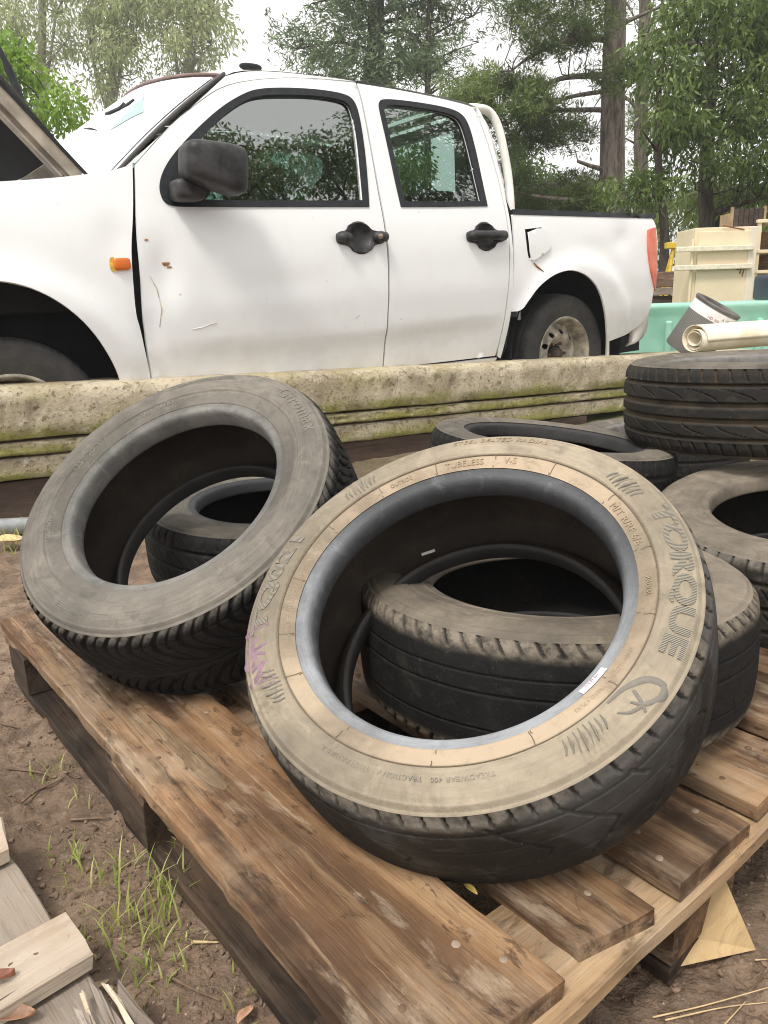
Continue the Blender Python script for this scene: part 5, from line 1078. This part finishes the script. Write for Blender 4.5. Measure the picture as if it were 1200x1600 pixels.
tree('broadleaf_tree', 'dark broadleaf tree with glossy drooping leaves filling the right edge', [at(1103, 450, Y3), at(1104, 360, Y3), at(1102, 300, Y3), at(1108, 180, Y3), at(1116, 40, Y3), at(1120, -200, Y3)], .12, .05,
     [([at(1104, 335, Y3), at(1140, 325, Y3 - .2), at(1185, 310, Y3 - .4), at(1240, 300, Y3 - .5)], .045, .015), ([at(1104, 220, Y3), at(1060, 160, Y3), at(1035, 90, Y3)], .04, .01), ([at(1106, 200, Y3), at(1160, 150, Y3), at(1210, 80, Y3)], .045, .012), ([at(1112, 110, Y3), at(1080, 40, Y3), at(1060, -30, Y3)], .035, .01)],
     [(px_fill([(1025, 30), (1060, -20), (1240, -30), (1240, 300), (1170, 310), (1130, 285), (1075, 275), (1030, 225), (1042, 120)], Y3 - 1.3, Y3 + 1.0, 150), .30, 120, .105, .03, 'droop'), (px_fill([(1060, -330), (1400, -330), (1420, 280), (1240, 300), (1200, -20), (1060, -40)], Y3 - 1, Y3 + 1.2, 130), .42, 80, .13, .036, 'droop')], LF_BROAD, B_DARK, 'trees behind the truck bed', 'tree', 150)
tree('broadleaf_tree', 'slim dark trunk with pale leafy sprays hanging beside the tail lamp', [at(1037, 452, 9.6), at(1038, 400, 9.6), at(1036, 330, 9.6), at(1028, 240, 9.6), at(1030, 120, 9.6)], .075, .03, [([at(1036, 320, 9.6), at(1000, 290, 9.5), at(965, 290, 9.5)], .02, .006), ([at(1030, 240, 9.6), at(1000, 200, 9.4)], .02, .006)],
     [(px_fill([(945, 285), (1000, 268), (1050, 262), (1060, 315), (1000, 330), (955, 322)], 9.2, 9.9, 20), .2, 70, .10, .028, 'droop'), (px_fill([(985, 60), (1070, 20), (1090, 200), (1030, 215), (1005, 150)], 9.0, 9.8, 22), .22, 70, .10, .028, 'droop')], LF_BROAD, B_DARK, 'trees behind the truck bed', 'tree', 30, .008)
Yc = 19.0
tree('conifer_tree', 'dense blue green conifer rising behind the cab roof', [at(585, 452, Yc), at(586, 150, Yc), at(588, 0, Yc), at(590, -250, Yc)], .3, .12, [([at(586, y_, Yc), at(586 + dx * .5, y_ - 14, Yc - .4), at(586 + dx, y_ - 4, Yc - .6)], .05, .012) for y_, dx in ((140, -90), (110, 80), (80, -120), (40, 110), (10, -100), (60, 70))],
     [(px_fill([(448, 108), (470, 78), (520, 60), (500, 0), (520, -60), (690, -60), (700, 20), (670, 80), (690, 128), (600, 160), (520, 130)], Yc - 1.2, Yc + 1.2, 130), .55, 120, .17, .035, 'spray'), (px_fill([(430, 60), (470, 20), (520, 90), (560, 130), (470, 118)], Yc - .8, Yc + .4, 30), .5, 70, .15, .028, 'spray'), (px_fill([(440, -300), (760, -300), (700, -60), (500, -60)], Yc - 1.5, Yc + 1.5, 70), .7, 110, .22, .04, 'spray')], LF_CON, B_DARK, 'conifers behind the cab', 'conifer', 70)
tree('conifer_tree', 'thin see-through conifer with bare upright stem right of the dense one', [at(668, 452, Yc - 1), at(668, 150, Yc - 1), at(670, 60, Yc - 1), at(672, -120, Yc - 1)], .1, .04, [([at(668, y_, Yc - 1), at(668 + dx * .5, y_ - 20, Yc - 1.2), at(668 + dx, y_ - 34, Yc - 1.2)], .025, .006) for y_, dx in ((150, 60), (130, -40), (100, 80), (80, -30), (60, 70), (150, 30), (120, 50))],
     [(px_fill([(640, 150), (650, 40), (740, 10), (765, 60), (720, 110), (735, 150)], Yc - 1.8, Yc - .4, 42), .42, 45, .15, .022, 'spray'), (px_fill([(640, -120), (790, -160), (770, 20), (660, 40)], Yc - 1.8, Yc, 44), .5, 90, .17, .03, 'spray')], LF_CON, B_DARK, 'conifers behind the cab', 'conifer', 40)
Ye = 31.0
EU = [('tall hazy gum tree at the left edge of the yard, widest of the gums', 60, [[(-60, -60), (118, -60), (122, 80), (105, 150), (60, 120), (-60, 90)]], 90), ('pale gum tree with loose crown in the middle of the three gums', 172, [[(125, -60), (228, -60), (222, 45), (205, 120), (160, 165), (138, 120), (128, 40)], [(140, 110), (235, 100), (250, 150), (170, 175)]], 88), ('pale gum tree nearest the open sky, with thin twin stems', 290, [[(232, -60), (345, -60), (356, 60), (322, 100), (290, 92), (262, 100), (240, 50)], [(250, 95), (325, 105), (300, 150), (240, 150)]], 76)]
for k, (lb, cx_, polys, nn) in enumerate(EU):
    crs = [(px_fill(polys[0], Ye - 2, Ye + 2, nn), .72, 80, .24, .07, 'droop')] + [(px_fill(q, Ye - 1, Ye + 1, 16), .5, 40, .2, .055, 'droop') for q in polys[1:]] + [(px_fill([(polys[0][0][0], -320), (polys[0][1][0], -320), (polys[0][1][0], -60), (polys[0][0][0], -60)], Ye - 2, Ye + 2, 40), 1.0, 80, .3, .09, 'droop')]
    tree('gum_tree', lb, [at(cx_, 460, Ye), at(cx_ + 2, 180, Ye), at(cx_ + 6, 60, Ye), at(cx_ + 4, -200, Ye)], .26, .08, [([at(cx_ + 2, 190, Ye), at(cx_ + dx * .5, 120, Ye), at(cx_ + dx, 20, Ye)], .09, .03) for dx in ((-40, 28) if k < 2 else (20, 36, -22))] + [([at(cx_ + 4, 110, Ye), at(cx_ + dx, 70, Ye - .5)], .05, .02) for dx in (-30, 40)], crs, LF_GUM, B_GUM, 'gum trees far left', 'gum tree', 60, .03)
tree('leafy_shrub', 'bright lime green bush behind the raised bonnet', [at(10, 452, 11), at(10, 300, 11), at(12, 180, 11)], .12, .05, [([at(10, 260, 11), at(60, 200, 10.8), at(80, 170, 10.7)], .04, .01), ([at(10, 240, 11), at(-30, 160, 10.8)], .04, .01)],
     [(px_fill([(-90, 70), (10, 62), (45, 78), (62, 112), (98, 132), (114, 175), (92, 215), (-90, 330)], 10.2, 11.6, 75), .26, 130, .085, .045, 'droop')], LF_LIME, B_DARK, 'shrubs behind the truck', 'bush', 40)
SH = [('dark low shrub right behind the cab and roll bar', [(790, 240), (830, 220), (870, 290), (880, 460), (790, 460)], 17.5), ('mid green shrub below the bare pine limbs', [(850, 290), (950, 285), (960, 460), (850, 460)], 18.5), ('dark shrub between the pine trunks and the tail lamp', [(940, 300), (1040, 300), (1045, 470), (940, 470)], 18.0), ('shaded shrub under the palm fronds at the right', [(1060, 290), (1200, 290), (1260, 440), (1200, 470), (1075, 400)], 14.5), ('green shrub seen through the front side window', [(370, 200), (500, 200), (500, 470), (370, 470)], 13.0), ('green shrub seen through the rear side window', [(590, 235), (650, 225), (660, 470), (590, 470)], 13.5)]
for lb, poly, Ys in SH:
    cx_ = np.mean([p[0] for p in poly]); tree('leafy_shrub', lb, [at(cx_, 470, Ys), at(cx_, 420, Ys), at(cx_, 330, Ys)], .08, .03, [], [(px_fill(poly, Ys - .8, Ys + .8, 60), .42, 110, .13, .045, 'droop')], LF_SHR, B_DARK, 'shrubs behind the truck', 'shrub', 24, .015)
# palm
pc = at(1122, 300, 12.2); palm = empty('palm_tree', (pc[0], pc[1], 0)); tag(palm, 'palm with arching yellow green fronds behind the cream cabinet', 'palm')
V, F = limb_tube([(0, 0, -.1), (0, 0, .8), (0, 0, pc[2] - .15)], .16, .13, 10); add('trunk', V, F, B_DARK, palm)
for k, (az, ln, rise) in enumerate(((200, 1.2, .35), (225, 1.35, .2), (250, 1.0, .5), (300, 1.15, .4), (330, 1.4, .25), (350, 1.2, .45), (20, 1.3, .4), (60, 1.2, .5), (110, 1.2, .5), (150, 1.3, .4), (180, 1.4, .3))):
    a = R(az); P = []; 
    for i in range(14): q = i / 13; P.append((math.cos(a) * ln * q * (1 - .12 * q), math.sin(a) * ln * q * (1 - .12 * q), pc[2] - .15 + rise * math.sin(q * 2.0) - .95 * q * q * ln * .75))
    P = np.array(P); V, F = tube(P, np.linspace(.016, .004, 14), 5); fr = add('frond', V, F, m_plain('frond_rib', (.24, .27, .08), .6), palm)
    Pp = spline(P[1:], 44); T = np.gradient(Pp, axis=0); T /= np.linalg.norm(T, axis=1)[:, None]; S = np.cross(T, [0, 0, 1]); S /= np.linalg.norm(S, axis=1)[:, None] + 1e-9
    C = np.concatenate([Pp, Pp]); D = np.concatenate([S * .8 + T * .6 - (0, 0, .35), -S * .8 + T * .6 - (0, 0, .35)]); Lf = np.tile(.10 + .2 * np.sin(np.linspace(.25, 3.0, 44)), 2)
    V, F, tn = leaf_mesh(C, D, Lf, .03, np.clip(.55 + RNG.normal(0, .15, 88), 0, 1)); add('leaflets', V, F, LF_PALM, fr, False, {'tone': tn})
# trees on the near side of the yard, mirrored in the truck windows
for k, (x_, y_, zt_) in enumerate(((6.6, -1.2, 8.9), (8.6, 1.4, 9.2), (10.2, 4.0, 8.8))):
    b = np.array([x_, y_, 0.]); lm = []; cc = []
    for j in range(12):
        a = j * 2.4 + k; l = .8 + 1.3 * random.random(); tip = b + (math.cos(a) * l, math.sin(a) * l, zt_ * (.70 + .3 * random.random())); lm.append((wiggly(b + (0, 0, zt_ * (.35 + .03 * j)), tip, 6, .14), .07, .014)); cc += [tip + RNG.normal(size=3) * (.55, .55, .22) for _ in range(12)]
    tree('spreading_tree', ('flat topped spreading tree mirrored in the front part of the cab window', 'spreading tree mirrored in the rear half of the front cab window', 'spreading tree mirrored in the rear door window')[k], [b, b + (0, 0, 2), b + (.1, .1, zt_ * .75)], .2, .07, lm, [(np.array(cc), .40, 110, .12, .045, 'droop')], LF_SHR, B_DARK, 'spreading trees opposite the truck', 'tree', 70, .02)

# HAZE ---------------------------------------------------------------- added volume, imitates the glare over the far trees
V, F = chamfer_box((700, 640, 24)); hz = NT('glare_haze'); hz.n.remove(hz.b); pv = hz.N('ShaderNodeVolumePrincipled'); pv.inputs['Color'].default_value = (.96, .97, 1, 1); pv.inputs['Density'].default_value = .0028; pv.inputs['Anisotropy'].default_value = .2
hz.l.new(pv.outputs[0], hz.out.inputs['Volume']); o = add('haze', V, F, hz.m, None, False); o.location = (0, 130, 10.0); tag(o, 'thin pale haze added over the yard to imitate glare on the far gum trees', 'haze', kind='stuff')
# ------------------------------------------------------------------ small things on the ground
def blade(base, az, ln, lean, wd):
    V = []; n = 5
    for i in range(n):
        q = i / (n - 1); r = lean * ln * q * q; c = np.array([math.cos(az) * r, math.sin(az) * r, ln * q * (1 - .3 * lean * q)]) + base; s = np.array([-math.sin(az), math.cos(az), 0]) * wd * (1 - q) ** .6 * .5; V += [c - s, c + s]
    return V, [(2 * i, 2 * i + 1, 2 * i + 3, 2 * i + 2) for i in range(n - 1)]
V = []; F = []; tn = []
for px_, py_, n, sp_, ln in ((120, 1365, 16, .016, .05), (165, 1375, 16, .02, .055), (205, 1350, 8, .015, .05), (290, 1345, 10, .012, .075), (215, 1440, 26, .03, .07), (170, 1460, 18, .018, .06), (255, 1390, 20, .02, .075), (275, 1395, 14, .015, .07), (250, 1450, 14, .02, .06), (245, 1500, 8, .018, .045), (205, 1530, 10, .02, .05), (225, 1555, 8, .02, .04), (60, 1215, 8, .02, .05), (95, 1200, 6, .02, .04), (370, 1580, 7, .015, .035), (250, 1585, 8, .03, .04), (330, 1540, 5, .03, .025), (300, 1470, 6, .02, .03), (130, 1255, 5, .02, .03), (80, 1340, 6, .015, .04), (440, 1590, 5, .01, .03), (40, 850, 14, .06, .06), (20, 840, 14, .08, .07), (60, 830, 12, .06, .08), (85, 838, 12, .05, .09)):
    c = on_z(px_, py_, 0)
    for _ in range(int(n * (1.0 if py_ > 1000 else 1.6))):
        b = np.array([c[0] + RNG.normal(0, sp_), c[1] + RNG.normal(0, sp_), 0]); b[2] = float(ground_z(b[0], b[1])) - .002
        v, f = blade(b, RNG.uniform(0, 6.28), ln * RNG.uniform(.4, 1.05), RNG.uniform(.1, .9), .0034 * (1 if py_ > 1000 else 2)); o_ = len(V); V += v; F += [tuple(i + o_ for i in q) for q in f]; tn += [RNG.uniform(0, 1)] * len(v)
tag(add('grass', V, F, m_leaf('grass_blades', (.22, .34, .05), (.56, .54, .22), .5, .4), None, True, {'tone': tn}), 'sparse thin grass blades growing in the mud beside the pallet', 'grass', kind='stuff')
# pebbles and crumbs of soil
ico = bmesh.new(); bmesh.ops.create_icosphere(ico, subdivisions=1, radius=1); iv = np.array([v.co[:] for v in ico.verts]); ico.verts.index_update(); if_ = np.array([[v.index for v in f.verts] for f in ico.faces]); ico.free()
def scatter(name, n, rmin, rmax, mat, label, boxes):
    Vs = []; Fs = []; o_ = 0
    for k in range(n):
        x0, x1, y0, y1 = boxes[k % len(boxes)]; x_, y_ = RNG.uniform(x0, x1), RNG.uniform(y0, y1); r = rmin + (rmax - rmin) * RNG.random() ** 3
        v = iv * (1 + RNG.normal(0, .18, (len(iv), 1))) * r * RNG.uniform(.6, 1.3, 3); v[:, 2] *= .75; Vs.append(v + (x_, y_, float(ground_z(x_, y_)) + r * .25)); Fs.append(if_ + o_); o_ += len(iv)
    tag(add(name, np.concatenate(Vs), np.concatenate(Fs), mat, None, False), label, name, kind='stuff')
BX_ = [(-1.0, -.1, .6, 1.6), (-.5, -.1, .55, 1.0), (.15, .75, .55, 1.0), (.3, 1.2, .7, 1.5)]
scatter('pebbles', 420, .001, .0042, m_plain('pale_grit', (.36, .28, .2), .85, 0, .4, 40), 'small pale pebbles scattered over the mud round the pallet', BX_)
scatter('dirt', 6500, .0008, .0056, m_plain('soil_crumb', (.16, .108, .073), .9, 0, .4, 50), 'dark soil crumbs lying on the mud round the pallet', BX_)
# twigs, straws, leaves
M_TWIG = m_plain('twig_bark', (.16, .105, .07), .85, 0, .4, 40); M_STRAW = m_plain('dry_straw', (.50, .37, .2), .7, 0, .2, 40)
def stick(name, pts, r, mat, label, cat, group=None):
    P = [on_z(a, b, 0) for a, b in pts]; P = [np.array([p[0], p[1], float(ground_z(p[0], p[1])) + .004]) for p in P]; V, F = tube(spline(P, 12), np.linspace(r, r * .5, 12), 6); return tag(add(name, V, F, mat, None), label, cat, group)
for pts, lb in (([(35, 1255), (60, 1232), (100, 1215)], 'dark twig on the mud close to the far pallet block'), ([(10, 1195), (60, 1207), (85, 1215)], 'forked dark twig on the mud at the frame edge'), ([(110, 1285), (150, 1287), (175, 1290)], 'short brown twig above the grass tufts'), ([(300, 1477), (342, 1476)], 'pale straight stick lying near the base board'), ([(0, 1130), (30, 1131)], 'thin twig at the frame edge below the far pallet corner'), ([(262, 1535), (300, 1552), (345, 1573)], 'thin brown twig on the mud near the bottom grass')):
    stick('twig', pts, .0022, M_TWIG if 'pale' not in lb else M_STRAW, lb, 'twig', 'twigs on the mud')
for pts, lb in (([(1020, 1585), (1100, 1567), (1199, 1558)], 'long dry straw on the mud, uppermost of the bundle'), ([(1040, 1588), (1130, 1570), (1199, 1566)], 'long dry straw on the mud, second of the bundle'), ([(1130, 1599), (1150, 1578), (1165, 1566)], 'short dry straw crossing the two long ones'), ([(1180, 1502), (1199, 1496)], 'short dry straw beside the pale offcut')):
    stick('dry_straw', pts, .0011, M_STRAW, lb, 'straw', 'dry straws near the pallet corner')
def leaf_thing(px_, py_, z_, L_, W_, rot, col, label, curl=.4):
    V = []; n = 9
    for i in range(n):
        q = i / (n - 1); w_ = W_ * math.sin(math.pi * min(1, q * .93 + .05)) ** .8
        for s in (-1, -.5, 0, .5, 1): V.append((L_ * (q - .5), s * w_ / 2, curl * W_ * (s * s) * .5 + .12 * L_ * math.sin(q * 5) * .4))
    F = [(i * 5 + j, i * 5 + j + 1, (i + 1) * 5 + j + 1, (i + 1) * 5 + j) for i in range(n - 1) for j in range(4)]
    o = add('fallen_leaf', V, F, m_plain('dead_leaf', col, .6, 0, .35, 60), None); c = on_z(px_, py_, z_); o.location = (c[0], c[1], z_ + .004); o.rotation_euler = (random.uniform(-.2, .2), random.uniform(-.2, .2), rot); m_ = o.modifiers.new('thickness', 'SOLIDIFY'); m_.thickness = .0006
    tag(o, label, 'leaf', 'fallen leaves')
leaf_thing(-4, 1538, .078, .036, .017, .6, (.25, .10, .06), 'reddish brown leaf curled on the pale board at the frame edge', .9)
leaf_thing(22, 1594, .056, .045, .02, .1, (.26, .14, .085), 'brown dry leaf lying on the grey cross board', .7)
leaf_thing(735, 1393, ZT - .016, .022, .007, 2.2, (.62, .45, .12), 'small yellow leaf caught under the TORQUE tyre')
leaf_thing(384, 1590, .006, .03, .014, 1.2, (.55, .32, .2), 'small pinkish dry leaf on the mud by the base board')
leaf_thing(150, 1548, .01, .034, .012, .8, (.5, .36, .24), 'tan curled leaf beside the pale splinters')
leaf_thing(172, 1352, .012, .02, .008, .4, (.2, .14, .1), 'dark small leaf on the mud above the grass', .5)
leaf_thing(15, 848, .02, .10, .06, .4, (.52, .40, .2), 'yellowish dead leaf litter lump by the metal pipe', .4)
